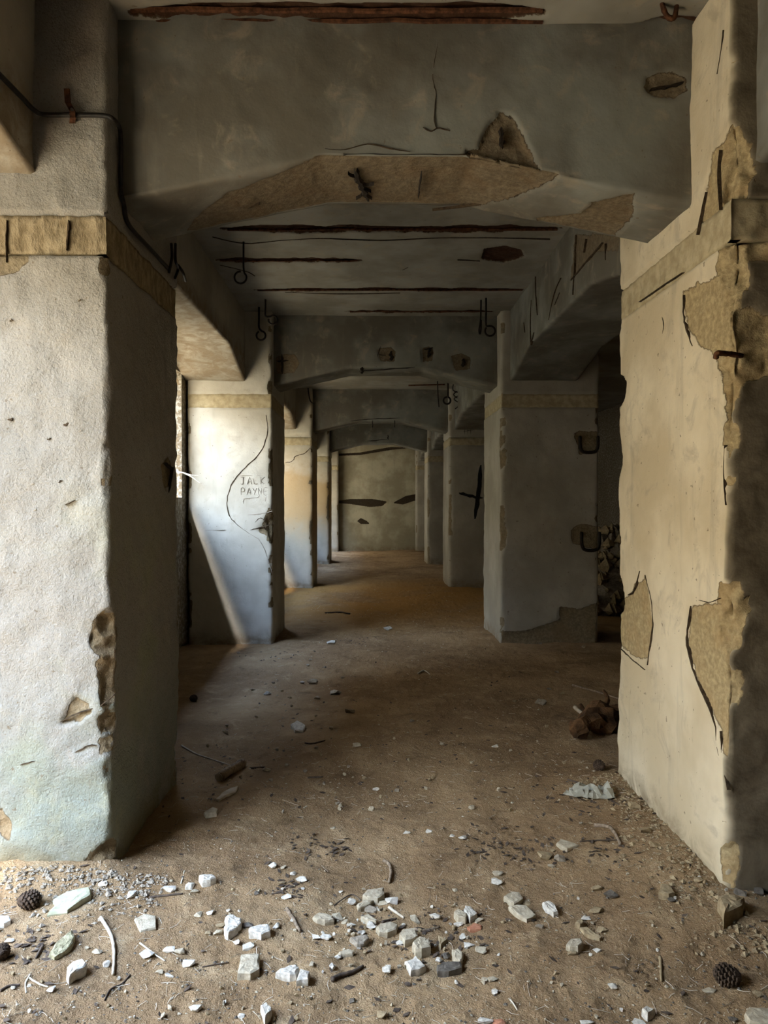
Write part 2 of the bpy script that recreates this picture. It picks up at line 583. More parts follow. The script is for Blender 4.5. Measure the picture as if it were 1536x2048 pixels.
xs = np.arange(-2.4, 5.1, .035)
zs = np.arange(-.1, 3.6, .035)
XX, ZZ = np.meshgrid(xs, zs)
P = np.stack([XX, np.full_like(XX, YEND), ZZ], -1)
bare = -.2 + 0 * XX
for q in ([(672, 1002), (700, 998), (745, 998), (775, 1003), (765, 1012), (740, 1014), (700, 1008), (672, 1006)],
          [(785, 1006), (812, 992), (834, 988), (834, 1000), (806, 1009)],
          [(714, 1042), (722, 1036), (734, 1042), (740, 1048), (722, 1048)],
          [(664, 908), (720, 905), (780, 894), (830, 895), (780, 900), (720, 910), (664, 912)]):
    bare = np.maximum(bare, poly_sd(XX, ZZ, wpoly(q, 1, YEND)))
P[..., 1] += .01 * fbm(P, 2, 3) + .02 * np.clip(bare / .03 + .3, 0, 1)
tag(grid_mesh('wall_far', P, M['end'], bare=bare), kind='structure')


# ------------------------------------------------------------------ piers
def pier(x0, x1, y0, y1, step, mat, label, polys=(), chips=(), base=.012, amp=.02, inner='x1', rough=.002, group=None, band='band_pale'):
    """polys: (face, [(u, z)...], depth); chips: (corner, z, half height, size); corner 'fi' front-inner, 'bi' back-inner, 'fo', 'bo'"""
    cx, cy = (x0 + x1) / 2, (y0 + y1) / 2
    root = empty('masonry_pier', (cx, cy, 0), label, 'pillar', group)
    nx, ny = max(2, round((x1 - x0) / step)), max(2, round((y1 - y0) / step))
    per, nor = [], []
    for i in range(nx): per.append((x0 + (x1 - x0) * i / nx, y0)); nor.append((0, -1))
    for i in range(ny): per.append((x1, y0 + (y1 - y0) * i / ny)); nor.append((1, 0))
    for i in range(nx): per.append((x1 - (x1 - x0) * i / nx, y1)); nor.append((0, 1))
    for i in range(ny): per.append((x0, y1 - (y1 - y0) * i / ny)); nor.append((-1, 0))
    per, nor = np.array(per), np.array(nor, float)
    for k in (0, nx, nx + ny, 2 * nx + ny):
        nor[k] = (nor[k] + nor[k - 1]) * .7
    zs = np.append(np.arange(-.12, ZC - .005, step), ZC)
    Z = np.repeat(zs[:, None], len(per), 1)
    P = np.stack([np.repeat(per[None, :, 0], len(zs), 0), np.repeat(per[None, :, 1], len(zs), 0), Z], -1)
    N = np.stack([np.repeat(nor[None, :, 0], len(zs), 0), np.repeat(nor[None, :, 1], len(zs), 0), 0 * Z], -1)
    P0 = P.copy()
    bare = np.full(Z.shape, -.2)
    off = rough * 2.2 * fbm(P0, 9, 3) + .006 * fbm(P0, 1.3, 2)
    # lost plaster
    fsel = {'front': np.isclose(P0[..., 1], y0), 'x1': np.isclose(P0[..., 0], x1), 'x0': np.isclose(P0[..., 0], x0), 'back': np.isclose(P0[..., 1], y1)}
    wob = .012 * fbm(P0, 12, 3)
    for face, poly, dep in polys:
        U = P0[..., 0] if face in ('front', 'back') else P0[..., 1]
        s = poly_sd(U, Z, poly) + wob
        s = np.where(fsel[face], s, -.2)
        bare = np.maximum(bare, s)
        off = off - dep * np.clip(s / .02 + .5, 0, 1) * (1 + .35 * fbm(P0, 25, 2))
    # recess that carries the concrete band
    inband = (Z > 2.485) & (Z < 2.635)
    off = off - np.where(inband, .03, 0)
    P = P + N * off[..., None]
    # broken edges
    xi, xo = (x1, x0) if inner == 'x1' else (x0, x1)
    for code, ex, ey in (('fi', xi, y0), ('bi', xi, y1), ('fo', xo, y0), ('bo', xo, y1)):
        c = base + amp * np.clip(fbm(P0 * np.array((.3, .3, 1)), 7, 4) + .1, 0, 2)
        for (cc, zc, hh, sz) in chips:
            if cc == code:
                c = np.maximum(c, sz * .8 * np.clip(1.3 - ((Z - zc + .03 * fbm(P0, 9, 2)) / hh) ** 2, 0, 1) * (1 + .45 * fbm(P0, 19, 4)))
        a, b = np.abs(P0[..., 0] - ex), np.abs(P0[..., 1] - ey)
        near = (a + b) < c
        push = np.where(near, (c - (a + b)) / 2, 0)
        P[..., 0] += push * (1 if ex < cx else -1)
        P[..., 1] += push * (1 if ey < cy else -1)
        bare = np.maximum(bare, np.where(c > .03, c - (a + b), -.2))
    grid_mesh('shaft', P, mat, root, closed=True, bare=bare, loc=(cx, cy, 0))
    # concrete band all round the shaft
    zs = np.linspace(2.485, 2.635, max(4, int(.15 / step)))
    zs = np.concatenate([[zs[0]], zs, [zs[-1]]])
    Z = np.repeat(zs[:, None], len(per), 1)
    P = np.stack([np.repeat(per[None, :, 0], len(zs), 0), np.repeat(per[None, :, 1], len(zs), 0), Z], -1)
    N = np.stack([np.repeat(nor[None, :, 0], len(zs), 0), np.repeat(nor[None, :, 1], len(zs), 0), 0 * Z], -1)
    o = -.010 + (.006 if band == 'band' else .003) * fbm(P * np.array((2.5, 2.5, .7)), 11, 3) + .004 * fbm(P, 30, 2)
    o[0] = o[-1] = -.05
    P = P + N * np.minimum(o, .004 + 0 * o)[..., None]
    grid_mesh('concrete_band', P, M[band], root, closed=True, loc=(cx, cy, 0))
    return root


def child_loc(root, pts):
    return [Vector(p) - root.location for p in pts]


yL, yR = ROWS_L[0][0], ROWS_R[0][0]
fr = lambda pts, y: wpoly(pts, 1, y)
sl = lambda pts: wpoly(pts, 0, XL)
sr = lambda pts: wpoly(pts, 0, XR)

pierL1 = pier(XLO, XL, *ROWS_L[0], .0135, M['front'], 'near pier with mossy whitewashed front and a black cable across its head',
    polys=[('front', fr([(-10, 505), (-10, 560), (30, 540), (60, 515), (40, 500)], yL), .008),
           ('front', fr([(128, 1425), (150, 1400), (175, 1408), (185, 1425), (160, 1440), (125, 1445)], yL), .02),
           ('front', fr([(-5, 1600), (5, 1625), (20, 1660), (15, 1680), (-5, 1660)], yL), .012),
           ('front', fr([(50, 1745), (75, 1738), (100, 1730), (95, 1742), (60, 1752)], yL), .012),
           ('x1', sl([(325, 930), (340, 915), (348, 930), (342, 975), (334, 985), (328, 960)]), .018)],
    chips=[('fi', .98, .10, .085), ('fi', .80, .13, .06), ('fi', .62, .06, .06), ('fi', .52, .05, .05), ('fi', .40, .10, .035), ('fi', .05, .09, .10),
           ('bi', 2.50, .06, .06), ('bi', .12, .12, .09)], rough=.0045, band='band')
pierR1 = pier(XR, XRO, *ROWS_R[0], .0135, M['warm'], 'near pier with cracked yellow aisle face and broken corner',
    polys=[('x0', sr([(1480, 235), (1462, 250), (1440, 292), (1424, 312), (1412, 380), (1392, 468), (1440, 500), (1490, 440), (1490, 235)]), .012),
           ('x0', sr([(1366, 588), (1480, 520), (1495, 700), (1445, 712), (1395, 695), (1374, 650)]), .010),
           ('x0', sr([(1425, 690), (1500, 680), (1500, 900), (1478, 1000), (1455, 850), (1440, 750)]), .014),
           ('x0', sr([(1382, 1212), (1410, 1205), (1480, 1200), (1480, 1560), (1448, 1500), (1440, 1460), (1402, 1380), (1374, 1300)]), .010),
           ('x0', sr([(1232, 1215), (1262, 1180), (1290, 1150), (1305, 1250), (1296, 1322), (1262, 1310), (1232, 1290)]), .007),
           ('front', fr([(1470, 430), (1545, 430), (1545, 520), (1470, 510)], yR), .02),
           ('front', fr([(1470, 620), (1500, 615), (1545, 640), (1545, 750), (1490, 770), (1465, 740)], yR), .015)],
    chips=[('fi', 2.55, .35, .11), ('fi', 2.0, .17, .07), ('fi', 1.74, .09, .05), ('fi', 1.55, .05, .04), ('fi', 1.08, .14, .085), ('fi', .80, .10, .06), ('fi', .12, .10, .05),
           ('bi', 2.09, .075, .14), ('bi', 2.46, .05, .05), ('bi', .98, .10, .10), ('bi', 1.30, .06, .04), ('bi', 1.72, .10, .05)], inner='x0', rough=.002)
y2, y2r = ROWS_L[1][0], ROWS_R[1][0]
pierL2 = pier(XLO, XL, *ROWS_L[1], .026, M['plaster_lit'], 'second pier of the window side, carved with names and lit by the window',
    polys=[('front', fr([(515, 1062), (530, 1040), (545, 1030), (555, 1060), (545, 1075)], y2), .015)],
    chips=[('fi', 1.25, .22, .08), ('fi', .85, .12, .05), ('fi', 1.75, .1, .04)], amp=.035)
pierR2 = pier(XR, XRO, *ROWS_R[1], .026, M['plaster'], 'second pier of the dark side, with two iron staples',
    polys=[('front', fr([(1147, 868), (1160, 862), (1196, 862), (1196, 905), (1160, 908)], y2r), .012),
           ('front', fr([(1142, 1060), (1160, 1048), (1200, 1052), (1198, 1100), (1165, 1092), (1146, 1085)], y2r), .012),
           ('front', fr([(1120, 1215), (1160, 1218), (1198, 1205), (1205, 1290), (1003, 1290), (1005, 1262), (1060, 1260), (1120, 1240)], y2r), .010)],
    chips=[('fi', 2.25, .2, .05), ('fi', 1.95, .16, .06), ('fi', 1.25, .28, .07), ('fi', .2, .12, .05)], inner='x0', amp=.035)
pierL3 = pier(XLO, XL, *ROWS_L[2], .05, M['ochre'], 'third pier of the window side, tinted ochre for the warm light', chips=[('fi', 1.0, .3, .06)], amp=.04)
pierR3 = pier(XR, XRO, *ROWS_R[2], .05, M['plaster'], 'third pier of the dark side, with a black cross painted on it', chips=[('fi', 1.1, .25, .07)], inner='x0', amp=.04)
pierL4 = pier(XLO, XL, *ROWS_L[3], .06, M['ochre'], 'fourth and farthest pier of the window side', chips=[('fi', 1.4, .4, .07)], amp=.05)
pierR4 = pier(XR, XRO, *ROWS_R[3], .06, M['plaster'], 'fourth and farthest pier of the dark side', chips=[('fi', 1.4, .3, .06)], inner='x0', amp=.05)
for (x0, x1, lab, inn) in ((-1.96, XL - .0, 'half pier built against the end wall, window side', 'x1'), (XR, XRO, 'half pier built against the end wall, dark side', 'x0')):
    pier(x0, x1, 21.85, 22.17, .07, M['plaster'], lab, inner=inn, amp=.03)


# ------------------------------------------------------------------ beams
def haunch(s, a, b, ha, hb, top, low):
    """soffit height along a span a..b: level at `top`, falling to `low` over ha / hb at the ends"""
    s = np.asarray(s, float)
    z = np.full_like(s, top)
    if ha: z = np.minimum(z, low + (top - low) * np.clip((s - a) / ha, 0, 1))
    if hb: z = np.minimum(z, low + (top - low) * np.clip((b - s) / hb, 0, 1))
    return z


def beam(name, along, a, b, c0, c1, zb, mat, label, step, polys=(), flipface=False, amp=.008):
    """prism along x ('x') or y ('y'); c0 the face nearer the viewer's aisle, c1 the other; zb(s) its soffit"""
    ns = max(4, round((b - a) / step))
    ss = np.linspace(a, b, ns + 1)
    nz = max(3, round(.6 / step)); nd = max(3, round(abs(c1 - c0) / step))
    rows, faceid = [], []
    zbs = zb(ss)
    ring = []
    for i in range(nz): ring.append(('f', i / nz))
    for i in range(nd): ring.append(('s', i / nd))
    for i in range(nz + 1): ring.append(('b', i / nz))
    P = np.zeros((len(ring), ns + 1, 3))
    N = np.zeros_like(P)
    top = ZC + .03
    for r, (k, t) in enumerate(ring):
        if k == 'f': c, z = np.full_like(ss, c0), top + (zbs - top) * t
        elif k == 's': c, z = np.full_like(ss, c0 + (c1 - c0) * t), zbs
        else: c, z = np.full_like(ss, c1), zbs + (top - zbs) * t
        sgn = 1 if c1 > c0 else -1
        nv = (0, -sgn, 0) if k == 'f' else (0, 0, -1) if k == 's' else (0, sgn, 0)
        if along == 'x':
            P[r] = np.stack([ss, c, z], -1)
        else:
            P[r] = np.stack([c, ss, z], -1)
            nv = (nv[1], nv[0], nv[2])
        N[r] = nv
    kinds = np.array([k for k, t in ring])
    P0 = P.copy()
    bare = np.full(P.shape[:2], -.2)
    off = .004 * fbm(P0, 7, 3) + .006 * fbm(P0, 1.7, 2)
    wob = .010 * fbm(P0, 13, 3)
    for face, poly, dep in polys:
        sel = np.repeat((kinds == face)[:, None], P.shape[1], 1)
        if face == 's':
            U, V = P0[..., 0], P0[..., 1]
        else:
            U, V = (P0[..., 0] if along == 'x' else P0[..., 1]), P0[..., 2]
        s = np.where(sel, poly_sd(U, V, poly) + wob, -.2)
        bare = np.maximum(bare, s)
        off = off - dep * np.clip(s / .015 + .5, 0, 1) * (1 + .3 * fbm(P0, 25, 2))
    P = P + N * off[..., None]
    # worn arrises
    for r0 in (nz, nz + nd):
        c = .012 + amp * np.clip(fbm(P0[r0], 4, 3) + .3, 0, 2)
        for r in range(len(ring)):
            d = np.linalg.norm(P0[r] - P0[r0], axis=-1)
            P[r, :, 2] += np.where(d < c, (c - d) * .5, 0)
    loc = ((a + b) / 2, (c0 + c1) / 2, float(zb(np.array([(a + b) / 2]))[0])) if along == 'x' else ((c0 + c1) / 2, (a + b) / 2, float(zb(np.array([(a + b) / 2]))[0]))
    fl = (c1 > c0) == (along == 'x')
    o = grid_mesh(name, P, mat, None, bare=bare, loc=loc, flip=not fl)
    tag(o, label, 'beam')
    return o


zx = lambda x: haunch(x, XL, XR, .84, .92, 2.927, 2.750)
zx2 = lambda x: haunch(x, XL, XR, .80, .80, 2.935, 2.745)


def soff(pts):
    out = []
    for a, b in pts:
        z = 2.9
        for _ in range(6):
            p = on(a, b, 2, z)
            z = float(zx(np.array([p.x]))[0])
        out.append((p.x, p.y))
    return out


YB = 2.97
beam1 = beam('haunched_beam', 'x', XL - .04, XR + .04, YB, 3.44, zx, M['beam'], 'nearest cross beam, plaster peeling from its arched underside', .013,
    polys=[('f', fr([(932, 322), (936, 300), (955, 296), (975, 250), (1000, 228), (1022, 234), (1050, 275), (1062, 310), (1074, 345), (1000, 340)], YB), .018),
           ('f', fr([(1288, 178), (1296, 158), (1330, 148), (1368, 156), (1374, 180), (1350, 196), (1310, 194)], YB), .012),
           ('s', soff([(372, 470), (400, 428), (455, 385), (640, 315), (945, 315), (1140, 345), (1050, 388), (960, 412), (865, 422), (640, 426), (450, 470)]), .012),
           ('s', soff([(1065, 437), (1110, 434), (1165, 430), (1185, 405), (1268, 388), (1262, 440), (1215, 492), (1130, 478)]), .012)])
streak(beam1, [(876, 85), (866, 150), (872, 190), (868, 235), (873, 258)], 1, YB, 3.5)
streak(beam1, [(846, 255), (862, 263), (875, 256), (900, 262)], 1, YB, 3)
streak(beam1, [(650, 298), (690, 300), (735, 288), (780, 297), (820, 304)], 1, YB, 2.5)
streak(beam1, [(1300, 180), (1330, 175), (1366, 166)], 1, YB, 4, 'reinforcing_bar', 'iron', .012)
streak(beam1, [(1001, 255), (1004, 270), (1004, 297)], 1, YB, 9, 'anchor_hole', 'iron', .004)
for q, wd in (([(712, 340), (717, 362), (728, 380), (737, 401)], 13), ([(844, 345), (840, 372), (836, 396)], 3.5), ([(1001, 342), (992, 368)], 4)):
    z = 2.922 + .0
    streak(beam1, q, 2, z, wd, 'rebar_burst', 'iron', .006)
for q in ([(716, 355), (702, 352), (696, 347)], [(722, 368), (735, 371), (748, 368)], [(730, 385), (718, 395), (712, 398)], [(728, 378), (742, 384)], [(733, 392), (744, 398)]):
    streak(beam1, q, 2, 2.922, 2.4, 'rebar_burst', 'iron', .005)
streak(beam1, [(865, 421), (960, 408), (1050, 385), (1135, 358)], 2, 2.915, 4)
streak(beam1, [(380, 462), (430, 440), (520, 408)], 2, 2.86, 2)
YB2 = 7.60
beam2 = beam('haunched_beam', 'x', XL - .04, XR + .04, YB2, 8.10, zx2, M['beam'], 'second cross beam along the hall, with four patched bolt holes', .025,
    polys=[('f', fr([(553, 712), (590, 708), (600, 725), (590, 745), (555, 750)], YB2), .01),
           ('f', fr([(755, 700), (780, 692), (792, 705), (788, 722), (760, 722)], YB2), .01),
           ('f', fr([(845, 698), (860, 690), (868, 700), (864, 720), (848, 722)], YB2), .014),
           ('f', fr([(902, 712), (925, 706), (942, 716), (940, 736), (908, 742)], YB2), .01)])
for q, wd in (([(564, 708), (564, 748)], 4), ([(553, 722), (577, 721)], 3), ([(752, 735), (756, 708), (762, 692)], 1.6), ([(756, 709), (772, 711)], 2), ([(782, 702), (783, 722)], 8), ([(858, 696), (857, 716)], 6),
              ([(848, 699), (866, 695)], 3), ([(928, 717), (926, 734)], 6), ([(718, 742), (780, 738), (830, 734)], 2), ([(725, 734), (724, 748)], 6)):
    streak(beam2, q, 1, YB2, wd, 'bolt_hole' if wd > 5 else 'crack', 'iron', .006)
for yb, lab in ((12.55, 'third cross beam along the hall'), (17.35, 'fourth and farthest cross beam')):
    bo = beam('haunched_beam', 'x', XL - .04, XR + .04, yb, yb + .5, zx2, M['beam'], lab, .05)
    if yb < 15:
        for q in ([(702, 842), (745, 838), (800, 836)], [(745, 840), (745, 856)], [(789, 840), (789, 856)]):
            streak(bo, q, 1, yb, 2, 'crack', 'iron', .006)
    else:
        for q in ([(735, 882), (775, 879)], [(736, 868), (736, 880)], [(776, 870), (776, 880)]):
            streak(bo, q, 1, yb, 2, 'crack', 'iron', .006)

zl = lambda a, b: (lambda y: haunch(y, a, b, .75, .75, 2.978, 2.765))
zr = lambda a, b: (lambda y: haunch(y, a, b, .85, .85, 2.938, 2.765))
spansL = [(-1.0, 2.84)] + [(ROWS_L[i][1], ROWS_L[i + 1][0]) for i in range(3)] + [(18.25, 21.85)]
spansR = [(-1.0, 2.64)] + [(ROWS_R[i][1], ROWS_R[i + 1][0]) for i in range(3)] + [(18.25, 21.85)]
word = ['nearest', 'second', 'third', 'fourth', 'farthest']
LBEAM, RBEAM = [], []
for i, (a, b) in enumerate(spansL):
    f = zl(a, b) if i else (lambda y: haunch(y, -1.0, 2.84, 0, .75, 2.978, 2.79))
    LBEAM.append(beam('long_beam', 'y', a - .03, b + .03, LB, -1.96, f, M['plaster'], word[i] + ' long beam over the window side, haunched where it meets the piers', .022 if i < 2 else .06))
for i, (a, b) in enumerate(spansR):
    f = zr(a, b) if i else (lambda y: haunch(y, -1.0, 2.64, 0, .75, 2.938, 2.765))
    pol = [('f', [(tuple(on(p, q, 0, RB))[1], tuple(on(p, q, 0, RB))[2]) for p, q in ((1150, 470), (1240, 470), (1235, 500), (1190, 505), (1160, 540), (1140, 560))], .008)] if i == 1 else []
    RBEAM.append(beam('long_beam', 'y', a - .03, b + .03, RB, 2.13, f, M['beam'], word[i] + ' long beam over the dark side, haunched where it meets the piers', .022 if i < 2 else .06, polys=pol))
for q, wd in (([(1071, 553), (1072, 590), (1075, 630)], 4), ([(1063, 600), (1061, 650), (1062, 690)], 4), ([(1122, 556), (1108, 590), (1098, 640)], 3.5), ([(1120, 585), (1110, 610)], 3),
              ([(1205, 485), (1180, 515), (1142, 560)], 6), ([(1152, 470), (1150, 520), (1146, 590)], 5), ([(1172, 478), (1168, 505)], 3), ([(1211, 487), (1212, 520)], 2.5), ([(1068, 665), (1062, 690)], 5), ([(1048, 645), (1050, 665)], 2)):
    streak(RBEAM[1], q, 0, RB, wd, 'crack', 'crack', .006)

# ------------------------------------------------------------------ cracks, marks and ironwork of the piers
for q, wd in (([(1367, 590), (1368, 630), (1374, 660), (1386, 692)], 8), ([(1382, 1212), (1375, 1260), (1376, 1300), (1394, 1360), (1416, 1410), (1432, 1455)], 8), ([(1432, 1455), (1436, 1500), (1446, 1530), (1456, 1580)], 5),
              ([(1441, 1462), (1444, 1500), (1440, 1525)], 4), ([(1306, 1250), (1298, 1310), (1295, 1330)], 5), ([(1290, 1150), (1303, 1200), (1306, 1250)], 2.5), ([(1256, 1190), (1268, 1180), (1280, 1142)], 3.5),
              ([(1242, 1298), (1262, 1316), (1290, 1340)], 4), ([(1447, 60), (1443, 100), (1435, 148)], 3), ([(1325, 634), (1328, 650), (1326, 668)], 2), ([(1412, 384), (1402, 430), (1394, 470)], 3),
              ([(1440, 300), (1436, 350), (1440, 420)], 3), ([(1450, 890), (1448, 950), (1452, 1010)], 3)):
    streak(pierR1, q, 0, XR, wd)
for q, wd in (([(1398, 1200), (1420, 1205), (1440, 1196)], 2.5), ([(1278, 604), (1320, 575), (1365, 545)], 2.5)):
    streak(pierR1, q, 0, XR, wd)
for q, wd in (([(330, 925), (345, 938)], 8), ([(337, 985), (343, 958), (346, 935)], 7)):
    streak(pierL1, q, 0, XL, wd, 'anchor_hole', 'iron', .004)
for q, wd in (([(120, 1444), (160, 1425), (200, 1412), (232, 1385)], 4), ([(14, 440), (12, 480), (13, 525)], 3), ([(137, 440), (136, 470), (133, 500)], 7), ([(40, 1530), (70, 1522)], 5), ([(130, 1010), (150, 1000)], 3), ([(150, 1505), (175, 1492), (192, 1490)], 4), ([(75, 1748), (110, 1735)], 5)):
    streak(pierL1, q, 1, yL, wd)
for (a, b, wd) in ((132, 848, 9), (98, 878, 6), (52, 950, 8), (121, 963, 7), (20, 838, 8), (160, 862, 5), (40, 893, 4), (146, 840, 5), (65, 968, 5), (70, 1020, 4), (20, 640, 4), (158, 600, 5)):
    streak(pierL1, [(a - wd * .6, b + 2), (a, b), (a + wd * .6, b - 2)], 1, yL, wd, 'pit', 'scratch' if wd < 6 else 'crack', .002, sub=2)
# second pier: long curved crack and the carved letters
for q, wd in (([(532, 830), (535, 865), (520, 905), (490, 935), (465, 965), (454, 1000), (458, 1030), (475, 1050), (500, 1068)], 2.2), ([(500, 1068), (520, 1082), (535, 1115), (545, 1150)], 1.8), ([(410, 1061), (450, 1060)], 1.4),
              ([(495, 1030), (520, 1028), (545, 1022)], 2), ([(510, 1045), (520, 1036), (528, 1040)], 2.5), ([(500, 1060), (520, 1055), (545, 1048)], 2.5), ([(526, 1050), (530, 1060)], 3)):
    streak(pierL2, q, 1, y2, wd, 'crack', 'scratch' if wd < 2.1 else 'crack', .002)
LET = {'J': [[(0, 0), (8, 0)], [(5, 0), (5, 12), (3, 15), (0, 14)]], 'A': [[(0, 15), (5, 0), (9, 15)], [(2, 10), (8, 10)]], 'C': [[(8, 0), (0, 1), (0, 14), (8, 14)]], 'K': [[(0, 0), (0, 15)], [(8, 0), (0, 8), (8, 15)]],
       'P': [[(0, 15), (0, 0), (7, 1), (7, 7), (0, 8)]], 'Y': [[(0, 0), (4, 7)], [(9, 0), (3, 15)]], 'N': [[(0, 15), (0, 0), (7, 14), (7, 0)]], 'E': [[(8, 0), (0, 0), (0, 15), (7, 15)], [(0, 7), (6, 7)]]}


def letters(root, text, px, py, sc, step, axis, val, wd):
    for i, ch in enumerate(text):
        for st in LET[ch]:
            streak(root, [(px + i * step + a * sc, py + b * sc) for a, b in st], axis, val, wd, 'carved_stroke', 'scratch', .002, .1, sub=2)


letters(pierL2, 'JACK', 481, 954, .95, 13.5, 1, y2, 1.7)
letters(pierL2, 'PAYNE', 482, 976, .9, 11.5, 1, y2, 1.7)
for q in ([(487, 1008), (488, 998), (515, 995), (520, 988)], [(481, 951), (520, 951)], [(530, 1003), (533, 992)]):
    streak(pierL2, q, 1, y2, 1.5, 'carved_stroke', 'scratch', .002, sub=2)
y3, y3r = ROWS_L[2][0], ROWS_R[2][0]
streak(pierL3, [(570, 926), (585, 922), (592, 912), (610, 906), (620, 896)], 1, y3, 2.2)
# black painted cross and tally marks
streak(pierR3, [(962, 930), (957, 985), (950, 1038)], 1, y3r, 11, 'painted_stroke', 'paint', .002, .12)
streak(pierR3, [(918, 986), (940, 992), (966, 996)], 1, y3r, 7, 'painted_stroke', 'paint', .002, .2)
for (x, y) in ((930, 862), (932, 905)):
    for k in range(3):
        streak(pierR3, [(x + k * 6, y - 7), (x + k * 6 - 1, y + 7)], 1, y3r, 1.3, 'tally_stroke', 'paint', .002, .1, sub=2)
    streak(pierR3, [(x - 4, y + 1), (x + 18, y - 2)], 1, y3r, 1.3, 'tally_stroke', 'paint', .002, .1, sub=2)


def wire(name, pts, r, label, cat, mat='iron', group=None, k=5, seg=8, taper=None, jit=0.0):
    path = smooth_path(pts, k)
    o0 = path[0].copy()
    bm = bmesh.new()
    add_tube(bm, [p - o0 for p in path], r, seg, jit, taper)
    o = bm_obj(name, bm, M[mat], None, smooth=True, loc=o0)
    return tag(o, label, cat, group)


# staples
for (x0, x1, ya, yb, lab) in ((1160, 1196, 876, 904, 'upper iron staple on the second dark pier'), (1163, 1199, 1068, 1100, 'lower iron staple on the second dark pier')):
    yy = y2r - .05
    pts = [on(x0, ya, 1, y2r + .02), on(x0, ya, 1, yy)] + [on(x0 + 1, ya + (yb - ya) * .7, 1, yy), on(x0 + 8, yb, 1, yy), on(x1 - 8, yb, 1, yy), on(x1 - 1, ya + (yb - ya) * .7, 1, yy)] + [on(x1, ya, 1, yy), on(x1, ya, 1, y2r + .02)]
    wire('iron_staple', pts, .017, lab, 'staple', k=4)
# bent rod of the near right pier
a = on(1490, 708, 1, yR + .02); b = on(1462, 709, 1, yR - .02)
wire('bent_iron_rod', [a + Vector((.02, .05, 0)), on(1478, 711, 1, yR - .01), on(1462, 708, 1, yR - .03), on(1440, 706, 1, yR - .05), on(1433, 709, 1, yR - .05), on(1432, 716, 1, yR - .04)], .010, 'rusted bent rod sticking out of the cracked yellow pier', 'rod', 'rust', jit=.2)
# cable over the head of the near left pier
cab = [on(-30, 118, 0, LB + .014), on(0, 150, 0, LB + .014), on(45, 196, 0, LB + .014), on(68, 220, 0, LB + .03), on(88, 229, 1, yL - .015), on(140, 230, 1, yL - .015), on(205, 231, 1, yL - .014), on(226, 238, 1, yL - .008),
       on(239, 256, 0, XL + .016), on(242, 290, 0, XL + .014), on(242, 375, 0, XL + .014), on(248, 410, 0, XL + .014), on(258, 450, 0, XL + .014), on(300, 497, 0, XL + .014), on(335, 535, 0, XL + .014), on(338, 540, 0, XL + .014)]
wire('cable', cab, .0095, 'black cable running round the head of the mossy pier', 'cable', 'cable', k=6)
# cable clip
ck = empty('cable_clip', on(140, 215, 1, yL), 'brown strap holding the cable to the mossy pier', 'clip')
bm = bmesh.new()
pp = child_loc(ck, [on(134, 178, 1, yL - .004), on(136, 205, 1, yL - .006), on(145, 222, 1, yL - .03), on(146, 236, 1, yL - .03), on(145, 247, 1, yL - .004)])
for a, b in zip(pp, pp[1:]):
    s = Vector((.011, 0, 0)); t = Vector((0, -.004, 0))
    vs = [bm.verts.new(v) for v in (a - s, a + s, b + s, b - s, a - s + t, a + s + t, b + s + t, b - s + t)]
    for f in ((0, 1, 2, 3), (7, 6, 5, 4), (0, 4, 5, 1), (2, 6, 7, 3), (1, 5, 6, 2), (0, 3, 7, 4)): bm.faces.new([vs[i] for i in f])
bm_obj('strap', bm, M['rust'], ck)
bm = bmesh.new()
add_tube(bm, child_loc(ck, [on(144, 219, 1, yL + .01), on(144, 219, 1, yL - .05)]), .007, 6)
bm_obj('nail', bm, M['iron'], ck)


def ring_hook(px, py0, py1, cx, cy, rpx, Y, lab, group=None, lean=0):
    """iron hanger: straight shank out of the concrete, closed eye at its end"""
    pts = [on(px, py0 - 4, 1, Y), on(px, (py0 + py1) / 2, 1, Y), on(px - lean * .2, py1, 1, Y)]
    a0 = math.atan2(py1 - cy, px - cx)
    for i in range(1, 15):
        a = a0 + 2 * math.pi * i / 14 * .96
        pts.append(on(cx + rpx * math.cos(a), cy + rpx * math.sin(a), 1, Y + .004 * i / 14))
    return wire('ceiling_hook', pts, 1.9 / FPX * Y, lab, 'hook', group=group, k=3)


def cY(py): return (ZC - 1.5) * FPX / (1005 - py) + .0


ring_hook(487, 488, 535, 481, 555, 12, cY(488), 'iron eye hook hanging below the second cross groove')
ring_hook(531, 603, 632, 546, 640, 9, 6.85, 'iron eye hook above the carved pier, the higher of two')
ring_hook(518, 618, 655, 522, 671, 9, 7.2, 'iron eye hook above the carved pier, the lower of two')
ring_hook(972, 600, 650, 980, 662, 10, 6.9, 'iron hook with an open eye by the dark long beam')
wire('wire_loop', [on(962, 600, 1, 7.0), on(961, 640, 1, 7.0), on(958, 660, 1, 7.0), on(960, 668, 1, 7.0), on(962, 655, 1, 7.0), on(962, 640, 1, 7.0)], .008, 'narrow wire loop hanging beside the open eye hook', 'hook')
ring_hook(896, 770, 793, 894, 801, 7, 11.6, 'small eye hook before the third cross beam')
wire('hanging_wire', [on(875, 762, 1, 11.7), on(876, 790, 1, 11.7), on(878, 814, 1, 11.7)], .009, 'straight wire hanging before the third cross beam', 'wire')
wire('hanging_wire', [on(908, 764, 1, 11.9), on(906, 780, 1, 11.9), on(920, 788, 1, 11.9), on(908, 798, 1, 11.9), on(920, 808, 1, 11.9), on(910, 818, 1, 11.9)], .009, 'twisted wire hanging before the third cross beam', 'wire')
wire('hanging_wire', [on(907, 765, 1, 11.95), on(921, 777, 1, 11.95), on(907, 789, 1, 11.95), on(922, 800, 1, 11.95)], .009, 'curled wire crossing the twisted wire', 'wire')
wire('ceiling_rod', [on(817, 771, 2, ZC - .01), on(850, 770, 2, ZC - .01), on(890, 769, 2, ZC - .01)], .012, 'thin rusty rod along the ceiling before the third beam', 'rod', 'rust')
